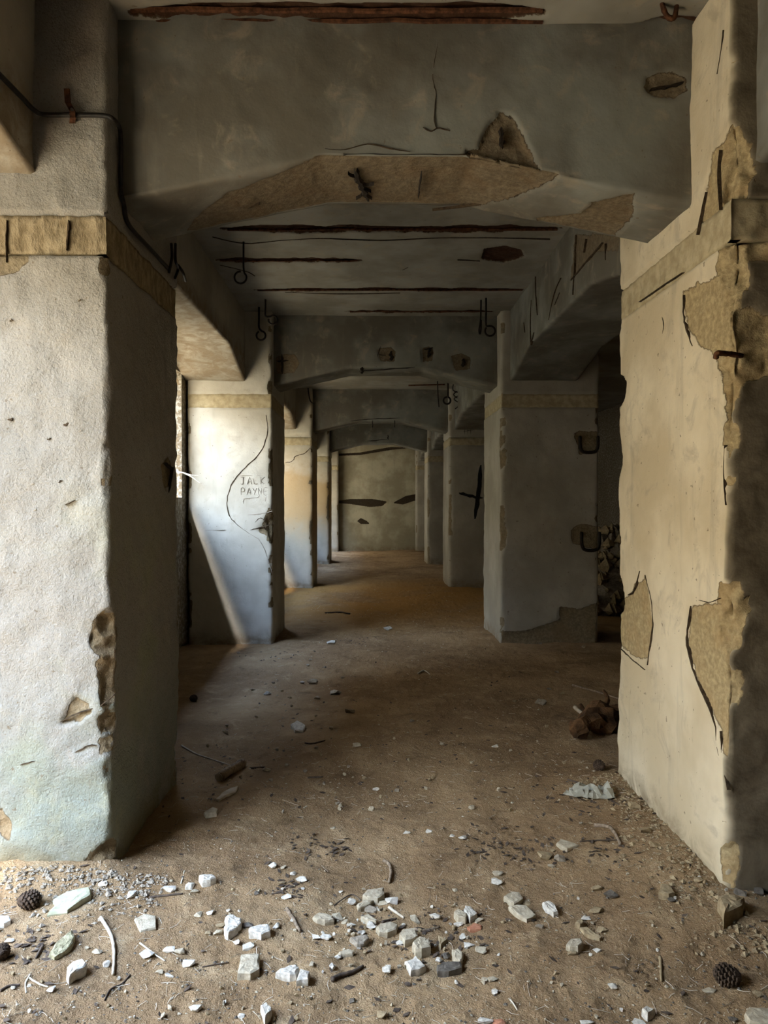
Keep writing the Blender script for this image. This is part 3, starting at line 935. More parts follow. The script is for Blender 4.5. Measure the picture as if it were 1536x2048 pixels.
wire('bent_wire_hook', [on(1318, -20, 1, 2.85), on(1326, 15, 1, 2.85), on(1334, 32, 1, 2.86), on(1344, 38, 1, 2.86), on(1351, 28, 1, 2.86), on(1353, 0, 1, 2.86), on(1352, -25, 1, 2.86)], .010, 'rusty bent hook at the ceiling above the nearest beam', 'hook', 'rust', k=4, jit=.15)
yy = 3.79
for pts, lab in (([(343, 488), (344, 515), (338, 545)], 'black wire end hanging where the cable stops'), ([(351, 488), (351, 520), (356, 538), (350, 556)], 'curled black wire beside the cable end'), ([(356, 530), (366, 545), (371, 562)], 'short stray wire below the curled one')):
    wire('loose_wire', [on(a, b, 0, XL + .02 + .03 * (i == 1)) for i, (a, b) in enumerate(pts)], .007, lab, 'wire')
for pts, lab in (([(616, 776), (620, 800), (628, 808)], 'wire dangling beside the third window pier'),):
    wire('loose_wire', [on(a, b, 1, 12.3) for a, b in pts], .010, lab, 'wire')
# dry stalks reaching in through the window
st = empty('dry_stalk', on(362, 944, 1, 7.25), 'bleached dry stalk reaching in at the window edge', 'stalk')
for q in ([(352, 943), (368, 946), (382, 950), (396, 951)], [(368, 946), (382, 953), (394, 962), (400, 966)]):
    bm = bmesh.new()
    add_tube(bm, child_loc(st, smooth_path([on(a, b, 1, 7.26) for a, b in q], 4)), .008, 5, .1, .4)
    bm_obj('stem', bm, M['straw'], st)

# ------------------------------------------------------------------ loose stones and litter on the floor
def poly_stone(pts, thick, mat, label, group=None, name='stone', cat='stone', tilt=0.0):
    thick *= .62
    base = [fpt(a, b, thick * .9) for a, b in pts]
    c = sum(base, Vector()) / len(base)
    gz = float(floor_h(c.x, c.y))
    pl = []
    n = len(base)
    for i in range(n):
        p, q = base[i], base[(i + 1) % n]
        pl.append(p - c)
        e = q - p
        m = (p + q) / 2 - c
        pl.append(m + Vector((e.y, -e.x, 0)) * R.uniform(-.06, .06))
    bm = bmesh.new()
    rings = []
    for sc, zz in ((1.04, -.012), (1.06, thick * .45), (1.0, thick * .88), (.84, thick), (.45, thick * 1.02)):
        rg = []
        for v in pl:
            j = R.uniform(-.035, .035)
            rg.append(bm.verts.new((v.x * (sc + j), v.y * (sc + j), zz + thick * R.uniform(-.07, .07) + tilt * v.x)))
        rings.append(rg)
    k = len(pl)
    for a, b in zip(rings, rings[1:]):
        for i in range(k):
            bm.faces.new((a[i], a[(i + 1) % k], b[(i + 1) % k], b[i]))
    bm.faces.new(rings[-1])
    bm.faces.new(rings[0][::-1])
    return tag(bm_obj(name, bm, M[mat], None, loc=(c.x, c.y, gz)), label, cat, group)


def chunk(px, py, wpx, hpx, mat, label, group=None, name='stone', cat='stone', flat=.50, seed=None):
    p = fpt(px, py + hpx * .25)
    s = (p - CAM).length / FPX
    wx = wpx * s * (1.2 if py < 1640 else 1)
    dy = max(.5 * wx, hpx * s * 1.05)
    hz = max(.012, flat * min(wx, dy)) * (1.8 if py < 1640 else 1)
    bm = bmesh.new()
    ang = R.uniform(0, 6.28)
    for i in range(16):
        u = Vector((R.gauss(0, 1), R.gauss(0, 1), R.gauss(0, 1)))
        m = max(abs(u.x), abs(u.y), abs(u.z))
        u = u.normalized() * .5 if i % 2 else u / m * .44
        bm.verts.new((u.x * wx, u.y * dy, (u.z + .34) * hz))
    r = bmesh.ops.convex_hull(bm, input=bm.verts)
    for v in [v for v in bm.verts if not v.link_faces]: bm.verts.remove(v)
    return tag(bm_obj(name, bm, M[mat], None, loc=p), label, cat, group)


def K(ox, oy, k, pts): return [(ox + a * k, oy + b * k) for a, b in pts]


c1 = lambda *p: K(0, 1750, .1953, p)
c2 = lambda *p: K(280, 1750, .1953, p)
c3 = lambda *p: K(560, 1750, .1953, p)
c4 = lambda *p: K(780, 1750, .1953, p)
c5 = lambda *p: K(1060, 1750, .1953, p)
c6 = lambda *p: K(1240, 1700, .1927, p)
c8 = lambda *p: K(900, 1640, .2604, p)
POLY = [
    (c1((545, 250), (690, 165), (900, 118), (920, 215), (840, 255), (690, 345), (500, 365), (590, 285)), .030, 'pale', 'large greenish flat slab at the foot of the mossy pier'),
    (c1((690, 940), (740, 890), (850, 870), (885, 920), (870, 955), (780, 990), (710, 1040), (685, 1010)), .045, 'white', 'white wedge stone beside the long bleached stick'),
    (c1((-30, 440), (95, 415), (105, 455), (40, 490), (-30, 500)), .03, 'white', 'pale broken stone below the pine cone at the picture edge'),
    (c1((1380, 430), (1480, 395), (1590, 420), (1590, 530), (1440, 550), (1400, 480)), .022, 'tan', 'tan rock half sunk in the ground, facing the white stone pair'),
    (c2((870, 430), (900, 400), (960, 400), (1040, 450), (1035, 490), (1000, 515), (900, 505), (875, 470)), .040, 'white', 'bright white chunk, the upper one of a touching pair'),
    (c2((860, 530), (900, 512), (1000, 517), (1000, 545), (930, 590), (905, 605), (870, 585)), .040, 'white', 'bright white chunk, the lower one of a touching pair'),
    (c2((1120, 525), (1320, 500), (1330, 570), (1240, 600), (1120, 585)), .040, 'white', 'oblong white block with a flat top and pitted front'),
    (c2((1035, 815), (1220, 805), (1220, 960), (1130, 1005), (1000, 1005)), .040, 'tan', 'square tan tile of stone with one straight edge'),
    (c3((-40, 980), (0, 945), (90, 925), (170, 930), (190, 955), (160, 1000), (100, 1020), (0, 995)), .042, 'white', 'long pitted white stone next to the square tan tile'),
    (c2((1235, 1320), (1290, 1300), (1350, 1360), (1330, 1410), (1280, 1470)), .045, 'white', 'kite-shaped pale stone lying alone below the square tile'),
    (c3((170, 1075), (210, 975), (300, 1000), (285, 1070)), .035, 'white', 'small white square stone touching the long pitted one'),
    (c3((340, 405), (400, 370), (540, 420), (545, 450), (460, 465), (380, 440)), .035, 'tan', 'tan leaf-shaped slab at the near corner of the rubble heap'),
    (c3((850, 210), (900, 150), (1060, 135), (1065, 195), (1000, 240), (900, 232)), .040, 'tan', 'large tan slab at the far end of the rubble heap'),
    (c3((790, 290), (870, 250), (960, 250), (930, 290), (830, 332), (800, 328)), .030, 'tan', 'tan slab leaning below the far slab of the heap'),
    (c3((830, 430), (900, 395), (990, 450), (980, 470), (900, 472)), .030, 'tan', 'flat tan slab in the middle of the rubble heap'),
    (c3((720, 640), (800, 620), (890, 610), (910, 650), (860, 690), (790, 700), (760, 675)), .028, 'grey', 'thin dark slate lying clear of the rubble heap'),
    (c3((990, 540), (1030, 490), (1130, 475), (1200, 510), (1190, 560), (1100, 600), (1020, 580)), .030, 'tan', 'round tan slab in the rubble heap'),
    (c3((1225, 610), (1260, 555), (1370, 545), (1410, 610), (1350, 660), (1280, 685)), .034, 'tan', 'six-sided tan slab beside the largest pale stone'),
    (c3((1355, 700), (1400, 650), (1430, 615), (1500, 640), (1536, 665), (1540, 735), (1450, 770), (1390, 755)), .050, 'tan', 'largest rounded pale stone of the rubble heap'),
    (c3((600, 790), (700, 755), (760, 775), (740, 795), (620, 812)), .022, 'tan', 'thin tan flake below the dark slate'),
    (c3((1280, 870), (1400, 840), (1490, 930), (1430, 965), (1340, 972)), .038, 'white', 'pale block with a dark broken side below the rubble heap'),
    (c4((655, 390), (700, 355), (790, 400), (770, 450), (700, 445)), .035, 'tan', 'oval tan stone next to the orange shard'),
    (c4((755, 350), (770, 310), (820, 320), (890, 380), (820, 435)), .040, 'white', 'upright pale stone behind the curved dark twig'),
    (c4((790, 520), (860, 470), (940, 490), (930, 530), (820, 552)), .022, 'brick', 'orange brick shard under the curved dark twig'),
    (c4((495, 630), (590, 650), (520, 720), (500, 710)), .025, 'earth', 'brown three-cornered shard beside the largest pale stone'),
    (c4((635, 750), (700, 740), (750, 800), (740, 870), (690, 880), (640, 820)), .035, 'tan', 'tan egg-shaped stone standing over the dark bar stone'),
    (c4((480, 915), (560, 880), (720, 885), (735, 945), (600, 980), (490, 982)), .035, 'dark', 'long dark bar-shaped stone'),
    (c4((1170, 225), (1260, 160), (1320, 180), (1360, 240), (1270, 290)), .030, 'tan', 'upper of two pale flat slabs overlapping, beyond the brick shard'),
    (c4((1220, 320), (1290, 300), (1400, 310), (1490, 405), (1400, 445), (1280, 380)), .028, 'tan', 'lower of two pale flat slabs overlapping, beyond the brick shard'),
    (c5((130, 290), (190, 265), (260, 310), (285, 370), (240, 388), (160, 340)), .030, 'white', 'pale jagged flake lying beside the overlapping slabs'),
    (c5((1320, 180), (1340, 90), (1420, 65), (1480, 165), (1420, 195)), .04, 'earth', 'yellowish rock by the foot of the cracked pier'),
    (c5((515, 530), (580, 525), (725, 620), (710, 642), (560, 590)), .022, 'earth', 'long yellowish splinter of rock in the trodden soil'),
    (c5((370, 710), (420, 645), (520, 650), (545, 700), (490, 750), (410, 732)), .035, 'tan', 'pale blunt stone set in a hollow of the soil'),
    (c5((1145, 1370), (1190, 1340), (1275, 1360), (1260, 1388), (1205, 1425)), .040, 'white', 'pale pointed stone near the boot print'),
    (c6((1020, 520), (1060, 460), (1200, 445), (1290, 470), (1270, 570), (1170, 640), (1080, 700)), .075, 'earth', 'big ochre rock standing before the cracked pier'),
    (c6((1300, 1700), (1340, 1630), (1480, 1600), (1580, 1640), (1580, 1790), (1350, 1760)), .035, 'tan', 'broad flat stone in the corner below the pine cone'),
    (c8((820, 175), (850, 150), (990, 180), (900, 222)), .025, 'tan', 'flat tan slab near the bent grey stick'),
    (c2((605, 10), (660, -5), (740, 0), (775, 30), (720, 55), (640, 72)), .04, 'white', 'white stone just past the shade of the mossy pier'),
    ([(408, 1622), (425, 1614), (436, 1618), (433, 1626), (412, 1630)], .03, 'tan', 'flat tan stone in the shade of the mossy pier'),
    ([(582, 1452), (594, 1445), (610, 1450), (606, 1460), (590, 1461)], .03, 'white', 'folded pale shard alone in the middle of the aisle'),
    ([(1150, 1845), (1160, 1838), (1168, 1846), (1160, 1850)], .03, 'earth', 'small yellow stone beyond the long rock splinter'),
]
for pts, th, mt, lab in POLY:
    poly_stone(pts, th, mt, lab)

CH = [  # px, py, width, height, material, label
    (207, 1767, 18, 13, 'white', 'pale stone against the toe of the mossy pier'), (262, 1787, 17, 19, 'white', 'white chip standing between slab and purple stick'),
    (214, 1927, 15, 16, 'white', 'white pebble touching the long bleached stick'), (102, 1978, 13, 12, 'white', 'round white pebble at the end of a thin straw'),
    (195, 1903, 20, 9, 'tan', 'crumbly pale stone behind the white wedge'), (19, 1881, 15, 13, 'white', 'white chip near the edge pine cone'),
    (294, 1908, 27, 18, 'white', 'white stone under the thin crossing straw'), (380, 1770, 20, 17, 'white', 'white stone beyond the purple stick'),
    (339, 1776, 27, 18, 'white', 'split white stone at the tip of the purple stick'), (388, 1782, 17, 10, 'tan', 'tan chip at the end of the purple stick'),
    (397, 1828, 19, 13, 'tan', 'tan stone of the pair beyond the white chunks'), (420, 1825, 15, 11, 'white', 'pale stone of the pair beyond the white chunks'),
    (440, 1850, 17, 12, 'earth', 'brownish lump behind the bright white pair'), (436, 1864, 16, 12, 'tan', 'tan lump beside the lower white chunk'), (417, 1865, 14, 10, 'earth', 'brown lump at the head of the small row'),
    (493, 1850, 26, 10, 'dark', 'dark flat stone between white chunk and white block'), (552, 1850, 16, 14, 'white', 'round grey-white pebble past the oblong block'),
    (473, 1883, 12, 14, 'white', 'thin upright chip below the white chunks'), (497, 1892, 22, 18, 'white', 'knobbly white stone above the square tile'),
    (338, 1899, 23, 14, 'white', 'pale half of a close pair of stones'), (360, 1900, 21, 16, 'tan', 'tan half of a close pair of stones'), (378, 1924, 24, 20, 'white', 'speckled white stone below the close pair'),
    (319, 1944, 16, 11, 'tan', 'dusty stone next to a grey pointed one'), (340, 1949, 18, 11, 'white', 'grey pointed stone next to a dusty one'), (389, 2016, 23, 15, 'white', 'sharp white stone near the bottom edge'),
    (327, 2031, 10, 12, 'tan', 'small tan stone near the bottom edge'), (483, 2031, 13, 11, 'white', 'round white pebble near the kite-shaped stone'), (573, 1793, 19, 13, 'white', 'white stone beside the dry twig litter'),
    (513, 1786, 12, 11, 'dark', 'dark round pebble on bare ground'), (603, 1757, 22, 14, 'white', 'whitest stone of the loose trail at the shadow edge'), (545, 1729, 16, 16, 'white', 'upright pale stone at the shadow edge'),
    (568, 1734, 13, 9, 'tan', 'tan stone next to the upright pale one'), (586, 1746, 12, 13, 'white', 'narrow white stone in the loose trail'), (562, 1765, 14, 9, 'earth', 'brown stone below the loose trail'),
    (632, 1873, 19, 13, 'white', 'speckled white stone, first of two under the short stick'), (652, 1874, 23, 14, 'white', 'speckled white stone, second of two under the short stick'),
    (676, 1831, 24, 20, 'tan', 'blocky brown stone touching the leaf-shaped slab'), (704, 1803, 17, 17, 'white', 'round white stone inside the bent twig'), (689, 1843, 15, 11, 'tan', 'pale stone under the blocky brown one'),
    (702, 1850, 17, 10, 'white', 'white stone under the blocky brown one'), (763, 1806, 24, 14, 'tan', 'tan stone under the far slab of the heap'), (785, 1799, 30, 20, 'white', 'bright white stone at the heap top'),
    (742, 1818, 26, 19, 'grey', 'grey hollow stone in the heap'), (742, 1851, 20, 20, 'white', 'white flake standing in the heap'), (724, 1864, 14, 10, 'white', 'pinkish white stone by the dark slate'),
    (830, 1836, 18, 26, 'tan', 'tan upright block beyond the heap'), (800, 1885, 15, 11, 'white', 'white lump below the six-sided slab'), (775, 1938, 20, 19, 'white', 'white cube of stone below the heap'),
    (663, 1932, 15, 14, 'white', 'white stone above the dark tapering stick'), (624, 1927, 11, 11, 'tan', 'small tan stone near the dark tapering stick'), (675, 1914, 13, 10, 'white', 'broken white bit under the thin flake'),
    (705, 2001, 12, 10, 'dark', 'dark pebble with a straw beneath'), (759, 2029, 28, 16, 'earth', 'earth-coloured rock near the bottom edge'), (869, 1832, 22, 16, 'white', 'white stone between heap and orange shard'),
    (918, 1847, 20, 12, 'white', 'white stone near the orange shard'), (959, 1839, 16, 9, 'tan', 'small tan stone on top of the orange shard'), (925, 1873, 14, 13, 'white', 'round pale stone below the orange shard'),
    (938, 1890, 20, 11, 'white', 'white arrow-shaped stone below the orange shard'), (962, 1899, 22, 17, 'tan', 'yellowish stone past the white arrow-shaped one'), (893, 1910, 17, 16, 'dark', 'dark round stone behind the bar stone'),
    (878, 1920, 14, 12, 'white', 'white stone at the end of the bar stone'), (910, 1780, 10, 9, 'tan', 'lone round pebble above the orange shard'), (993, 1762, 22, 18, 'white', 'white stone with a tan one behind it'),
    (996, 1746, 24, 12, 'tan', 'tan stone with a white one before it'), (1053, 1805, 16, 12, 'earth', 'small block wedged by the flat slabs'), (970, 1959, 13, 10, 'tan', 'tan pebble of a loose trio'), (986, 1958, 19, 12, 'tan', 'larger stone of a loose trio'),
    (992, 1982, 17, 13, 'white', 'white stone of a loose trio'), (971, 2040, 27, 15, 'white', 'white stone cut by the bottom edge next to brick'), (995, 2045, 30, 8, 'brick', 'flat brick piece at the bottom edge'),
    (1195, 1775, 22, 16, 'earth', 'yellow stone touching a dark lump'), (1220, 1787, 27, 20, 'dark', 'dark lump touching a yellow stone'), (1192, 1821, 33, 10, 'earth', 'toothed yellow rock in the soil'),
    (1172, 1837, 17, 11, 'white', 'white chip in a small hollow'), (1204, 1858, 20, 15, 'earth', 'earthy stone beside the rock splinter'), (1080, 1853, 17, 11, 'grey', 'grey stone in front of the flat slabs'),
    (1194, 1901, 16, 10, 'white', 'white triangular chip by the hollow stone'), (1144, 1905, 19, 9, 'earth', 'earthy stone under the blunt pale one'), (1225, 1972, 18, 15, 'white', 'pointed pale stone near the boot print edge'),
    (1173, 2044, 25, 14, 'white', 'pale round stone cut by the bottom edge'), (1277, 2044, 26, 14, 'white', 'pale oval stone cut by the bottom edge'), (1419, 1981, 24, 13, 'tan', 'pale flake near the larger pine cone'),
    (1516, 1987, 18, 14, 'earth', 'ochre stone behind the broad corner slab'), (1465, 2039, 18, 10, 'dark', 'dark olive stone near the broad corner slab'), (1090, 1711, 28, 22, 'earth', 'layered tan stone in the trodden patch'),
    (1119, 1714, 20, 20, 'grey', 'brown block beside the layered tan stone'), (1103, 1730, 15, 10, 'tan', 'pebble before the layered tan stone'), (904, 1671, 11, 9, 'white', 'white pebble alone at the lit edge'),
    (925, 1674, 17, 10, 'white', 'split white pebble at the lit edge'), (535, 1387, 14, 9, 'white', 'grey pebble in the middle aisle'), (625, 1363, 18, 8, 'tan', 'flat pale stone in the middle aisle'), (605, 1365, 9, 5, 'white', 'pale chip touching the flat stone'),
    (671, 1386, 20, 9, 'white', 'pale loaf-shaped stone in the middle aisle'), (634, 1396, 11, 8, 'tan', 'tan chip beside the loaf-shaped stone'), (700, 1423, 17, 8, 'grey', 'grey chip beyond the folded shard'), (752, 1579, 12, 9, 'white', 'white cube lying in the shaded aisle'),
    (743, 1618, 11, 10, 'tan', 'round tan stone in the shaded aisle'), (714, 1490, 15, 9, 'tan', 'reddish stone in the shaded aisle'), (990, 1493, 12, 6, 'white', 'small bright chip in the dark half'), (776, 1258, 17, 8, 'white', 'white pebble at the orange light'),
    (663, 1286, 17, 9, 'white', 'pale cap-shaped stone by the carved pier'), (1082, 1405, 22, 11, 'grey', 'pale stone in the dark side aisle mouth'), (943, 1616, 11, 8, 'tan', 'tan chip in the shaded aisle'), (533, 1540, 13, 8, 'tan', 'tan chip beside the short log'),
    (1105, 1700, 13, 9, 'earth', 'stone chip behind the layered stone'), (1345, 1800, 16, 12, 'dark', 'dark clod by the cracked pier foot'), (1400, 1760, 22, 14, 'earth', 'clod crumbled from the cracked pier'), (1480, 1785, 22, 18, 'dark', 'dark stone under the pier front'), (1515, 1780, 20, 22, 'dark', 'dark stone at the pier front edge'),
    (1290, 1660, 24, 16, 'earth', 'ochre stone at the pier side, far one'), (1268, 1612, 20, 14, 'earth', 'yellow stone against the pier side'), (1310, 1690, 20, 14, 'earth', 'ochre stone at the pier side, near one'),
    (813, 1665, 16, 8, 'white', 'pale flake at the shade edge'), (666, 1656, 12, 8, 'tan', 'tan cube at the shade edge'), (858, 1662, 14, 10, 'white', 'pale pair stone at the shade edge'),
]
for (px, py, wd, h, mt, lab) in CH:
    chunk(px, py, wd, h, mt, lab)

# thumb-nail sized chips: many alike
GL = {'white': 'thumbnail-sized pale plaster chip scattered on the lit foreground floor', 'tan': 'thumbnail-sized tan stone chip scattered on the lit foreground floor', 'earth': 'thumbnail-sized earthy crumb scattered on the lit foreground floor'}
for i in range(150):
    mt = ('white', 'tan', 'earth')[i % 3]
    if i < 60:
        px, py = R.gauss(770, 90), R.gauss(1865, 45)
    else:
        px, py = R.uniform(20, 1500), 1740 + 300 * R.random() ** .8
    if py > 2040 or py < 1700 or (px < 250 and py < 1775): continue
    chunk(px, py, R.uniform(5, 9), R.uniform(4, 7), mt, GL[mt], mt + ' chips on the foreground floor', 'stone_chip', 'stone')
for i in range(60):
    px, py = R.uniform(400, 1180), R.uniform(1240, 1660)
    chunk(px, py, R.uniform(5, 9), R.uniform(3, 6), ('tan', 'grey', 'earth')[i % 3], 'thumbnail-sized dull %s chip scattered down the shaded aisle' % ('tan', 'grey', 'brown')[i % 3], ('tan', 'grey', 'brown')[i % 3] + ' chips in the shaded aisle', 'stone_chip', 'stone')


def stick(pts, rpx, mat, label, taper=.7, name='stick', cat='stick', jit=.12, group=None, seg=7):
    P = [fpt(a, b) for a, b in pts]
    r = rpx * (P[0] - CAM).length / FPX
    path = smooth_path([p + Vector((0, 0, r * .75)) for p in P], 5)
    o0 = path[0].copy()
    bm = bmesh.new()
    add_tube(bm, [p - o0 + Vector((R.uniform(-1, 1), R.uniform(-1, 1), 0)) * r * .15 for p in path], r, seg, jit, taper)
    return tag(bm_obj(name, bm, M[mat], None, smooth=True, loc=o0), label, cat, group)


STK = [
    ([(201, 1838), (215, 1859), (226, 1887), (228, 1916), (226, 1951)], 3.2, 'palewood', 'long bent bleached stick near the mossy pier'),
    ([(298, 1797), (330, 1793), (366, 1789)], 2.2, 'darkwood', 'straight purple-brown stick before the mossy pier'),
    ([(573, 1820), (587, 1842), (600, 1866)], 3.6, 'wood', 'short straight stick with bark left of the heap'),
    ([(664, 1962), (685, 1953), (706, 1947), (726, 1936)], 4.0, 'darkwood', 'dark tapering stick below the heap'),
    ([(777, 1816), (790, 1826), (808, 1838)], 2.8, 'palewood', 'pale stick stub lying in the heap'),
    ([(764, 1846), (780, 1842), (793, 1839)], 2.4, 'darkwood', 'dark stick stub lying in the heap'),
    ([(828, 1859), (846, 1863), (880, 1856)], 2.4, 'wood', 'curved brown stick at the edge of the heap'),
    ([(922, 1852), (940, 1838), (964, 1829)], 2.0, 'darkwood', 'curved dark twig over the orange shard'),
    ([(768, 1724), (779, 1732), (782, 1748), (778, 1768)], 3.4, 'wood', 'crooked stick standing beyond the heap'),
    ([(1189, 1653), (1218, 1657), (1233, 1674), (1241, 1692)], 3.6, 'wood', 'bent grey stick beside the cracked pier'),
    ([(1160, 1684), (1195, 1682), (1238, 1681)], 1.5, 'darkwood', 'thin dark twig behind the bent grey stick'),
    ([(668, 1812), (702, 1790), (722, 1802)], 1.2, 'darkwood', 'thin bent twig around the round white stone'),
    ([(280, 1887), (305, 1906), (330, 1923)], 1.3, 'straw', 'thin straw crossing the white stone'),
    ([(60, 1951), (51, 1967), (52, 1987)], 1.4, 'straw', 'short curled straw in the near corner'),
    ([(59, 1957), (78, 1969), (96, 1975)], 1.3, 'straw', 'straw ending at the round white pebble'),
    ([(260, 1951), (244, 1969), (221, 1980), (209, 2002)], 1.6, 'darkwood', 'crooked dark twig below the bleached stick'),
    ([(86, 1893), (79, 1905), (72, 1918)], 2.4, 'darkwood', 'dark stick stub near the crumbly bark'),
    ([(0, 1984), (18, 1974), (40, 1972)], 2.2, 'darkwood', 'dark twig at the picture edge'),
    ([(363, 1492), (390, 1508), (415, 1517), (466, 1534)], 1.6, 'palewood', 'long thin twig reaching the short log'),
    ([(1320, 1916), (1322, 1940), (1323, 1964)], 2.6, 'earth', 'soil-caked twig across the boot print'),
    ([(404, 1935), (430, 1930), (458, 1926)], 1.1, 'darkwood', 'thin twig pointing at the square tile'),
    ([(1020, 2000), (1028, 2010), (1035, 2022)], 1.6, 'palewood', 'pale twig bit near the loose trio'),
    ([(362, 1768), (365, 1758), (369, 1742)], 1.3, 'straw', 'straw stuck between white stones'),
    ([(610, 1487), (625, 1488), (650, 1482)], 1.6, 'darkwood', 'dark twig lying across the shaded aisle'),
    ([(615, 1557), (630, 1556), (646, 1555)], 2.0, 'darkwood', 'dark stick stub in the shaded aisle'),
    ([(500, 1538), (515, 1537), (530, 1536)], 2.2, 'darkwood', 'dark stub beside the short log'),
    ([(836, 1348), (848, 1342), (860, 1350)], 1.5, 'straw', 'forked pale twig in the far aisle'),
    ([(650, 1228), (680, 1226), (700, 1229)], 2.0, 'darkwood', 'dark twig at the orange light'),
    ([(1150, 1418), (1165, 1430), (1190, 1442)], 4, 'palewood', 'curved branch by the rotten root'),
    ([(1145, 1372), (1190, 1384), (1240, 1400)], 2.2, 'wood', 'thin branch behind the rotten root'),
    ([(1135, 1560), (1165, 1570), (1205, 1592), (1240, 1612)], 1.6, 'darkwood', 'thin root creeping toward the pier'),
]
for pts, r, mt, lab in STK:
    stick(pts, r, mt, lab)

# short log
lg = empty('log', fpt(460, 1552), 'short thick log with bark in the shade of the mossy pier', 'log')
A, B = fpt(438, 1562), fpt(486, 1533)
bm = bmesh.new()
rl = .026
add_tube(bm, child_loc(lg, [A.lerp(B, i / 8) + Vector((R.uniform(-.004, .004), 0, rl * .8 + R.uniform(-.003, .003))) for i in range(9)]), rl, 12, .10)
bm_obj('bark', bm, M['wood'], lg, smooth=True)
for e, dd in ((A, A - B), (B, B - A)):
    bm = bmesh.new()
    dn = dd.normalized() * .003
    add_tube(bm, child_loc(lg, [e + Vector((0, 0, rl * .8)), e + Vector((0, 0, rl * .8)) + dn]), rl * .85, 10, .05)
    bm_obj('cut_end', bm, M['palewood'], lg)

# flat bark flake by the log
poly_stone([(432, 1596), (444, 1585), (462, 1577), (476, 1573), (470, 1582), (452, 1590), (440, 1598)], .02, 'palewood', 'curled pale bark strip before the short log', name='bark_strip', cat='bark')
poly_stone(c1((505, 790), (560, 700), (640, 650), (740, 570), (760, 640), (740, 700), (650, 770), (560, 810)), .035, 'mossy', 'crumbly lichen-covered bark lump near the bleached stick', name='bark_lump', cat='bark')


def pine_cone(loc, L, ang, label, tilt=.25):
    root = empty('pine_cone', loc, label, 'pine cone')
    root.rotation_euler = (0, tilt, ang)
    bm = bmesh.new()
    rad = L * .30
    add_tube(bm, [(-L * .45 + L * .9 * i / 8, 0, rad) for i in range(9)], [rad * k for k in (.35, .62, .72, .72, .66, .58, .46, .30, .10)], 10)
    bm_obj('core', bm, M['cone'], root, smooth=True)
    bm = bmesh.new()
    N = 84
    for i in range(N):
        t = i / N
        x = -L * .42 + L * .84 * t
        rr = L * .42 * math.sin(math.pi * (.18 + .78 * t)) ** .8
        a = i * 2.39996
        d = Vector((.35, math.cos(a), math.sin(a))).normalized()
        s = Vector((0, -math.sin(a), math.cos(a)))
        b = Vector((x - L * .04, 0, rad)) + Vector((0, math.cos(a), math.sin(a))) * rr * .35
        tip = Vector((x, 0, rad)) + d * rr
        nn = d.cross(s).normalized() * L * .018
        ww = L * .075
        v = [b - s * ww * .4, b + s * ww * .4, tip + s * ww - d * L * .03, tip + d * L * .015, tip - s * ww - d * L * .03]
        lo = [bm.verts.new(p - nn) for p in v]
        hi = [bm.verts.new(p + nn * (2.0 if q in (2, 3, 4) else 1)) for q, p in enumerate(v)]
        bm.faces.new(lo[::-1]); bm.faces.new(hi)
        for q in range(5):
            bm.faces.new((lo[q], lo[(q + 1) % 5], hi[(q + 1) % 5], hi[q]))
    tag(bm_obj('scales', bm, M['cone'], root), kind='stuff')
    return root


pc = pine_cone(fpt(55, 1815), .088, .6, 'open pine cone at the foot of the mossy pier')


def copy_tree(o, loc, rz, sc, label):
    c = o.copy(); C.objects.link(c)
    c.location = loc; c.rotation_euler = (0, .2, rz); c.scale = (sc,) * 3
    c['label'] = label
    for ch in list(o.children):
        d = ch.copy(); C.objects.link(d); d.parent = c
    return c


copy_tree(pc, fpt(2, 1918), 1.8, .75, 'pine cone cut by the picture edge')
copy_tree(pc, fpt(1458, 1968), 2.6, 1.0, 'pine cone before the broad corner slab')
copy_tree(pc, fpt(1200, 1540), 2.0, .9, 'pine cone hidden in the dark before the rotten root')
copy_tree(pc, fpt(386, 1402), .9, .8, 'pine cone in the shade behind the mossy pier')

# rotten root piece in the dark
rt = empty('rotten_root', fpt(1195, 1480), 'brown rotten root lump in the dark side aisle', 'root')
bm = bmesh.new()
A, B = fpt(1148, 1487), fpt(1262, 1440)
path = [A.lerp(B, i / 12) + Vector((0, 0, .06 + .05 * math.sin(i * .5))) for i in range(13)]
add_tube(bm, child_loc(rt, path), [.03, .06, .05, .075, .07, .10, .085, .11, .09, .12, .10, .11, .08], 14, .30)
bm_obj('trunk', bm, M['root'], rt)
for q in ([(1195, 1450), (1175, 1430), (1160, 1408)], [(1225, 1440), (1215, 1400), (1206, 1380)]):
    bm = bmesh.new()
    P = [fpt(1200, 1470) + Vector((0, 0, .08)), on(q[1][0], q[1][1], 1, 4.75), on(q[2][0], q[2][1], 1, 4.8)]
    add_tube(bm, child_loc(rt, smooth_path(P, 4)), .022, 7, .15, .5)
    bm_obj('branch', bm, M['root'], rt, smooth=True)

# crumpled film
cp = fpt(1178, 1588)
bm = bmesh.new()
n = 14
A, B = fpt(1128, 1590), fpt(1224, 1588)
ux = (B - A); uy = Vector((0, .16, 0))
vv = [[bm.verts.new(A - cp + ux * (i / n) + uy * (j / 5 - .5) * (.25 + .75 * min(1, i / 5)) + Vector((R.uniform(-.012, .012), R.uniform(-.012, .012), .008 + R.random() * .055 * min(1, i / 4) * (1 if 0 < j < 5 else .2)))) for j in range(6)] for i in range(n + 1)]
for i in range(n):
    for j in range(5):
        bm.faces.new((vv[i][j], vv[i + 1][j], vv[i + 1][j + 1], vv[i][j + 1]))
o = bm_obj('crumpled_film', bm, M['bag'], None, loc=cp)
mod = o.modifiers.new('thickness', 'SOLIDIFY'); mod.thickness = .002
tag(o, 'crumpled whitish plastic film near the cracked pier', 'litter')

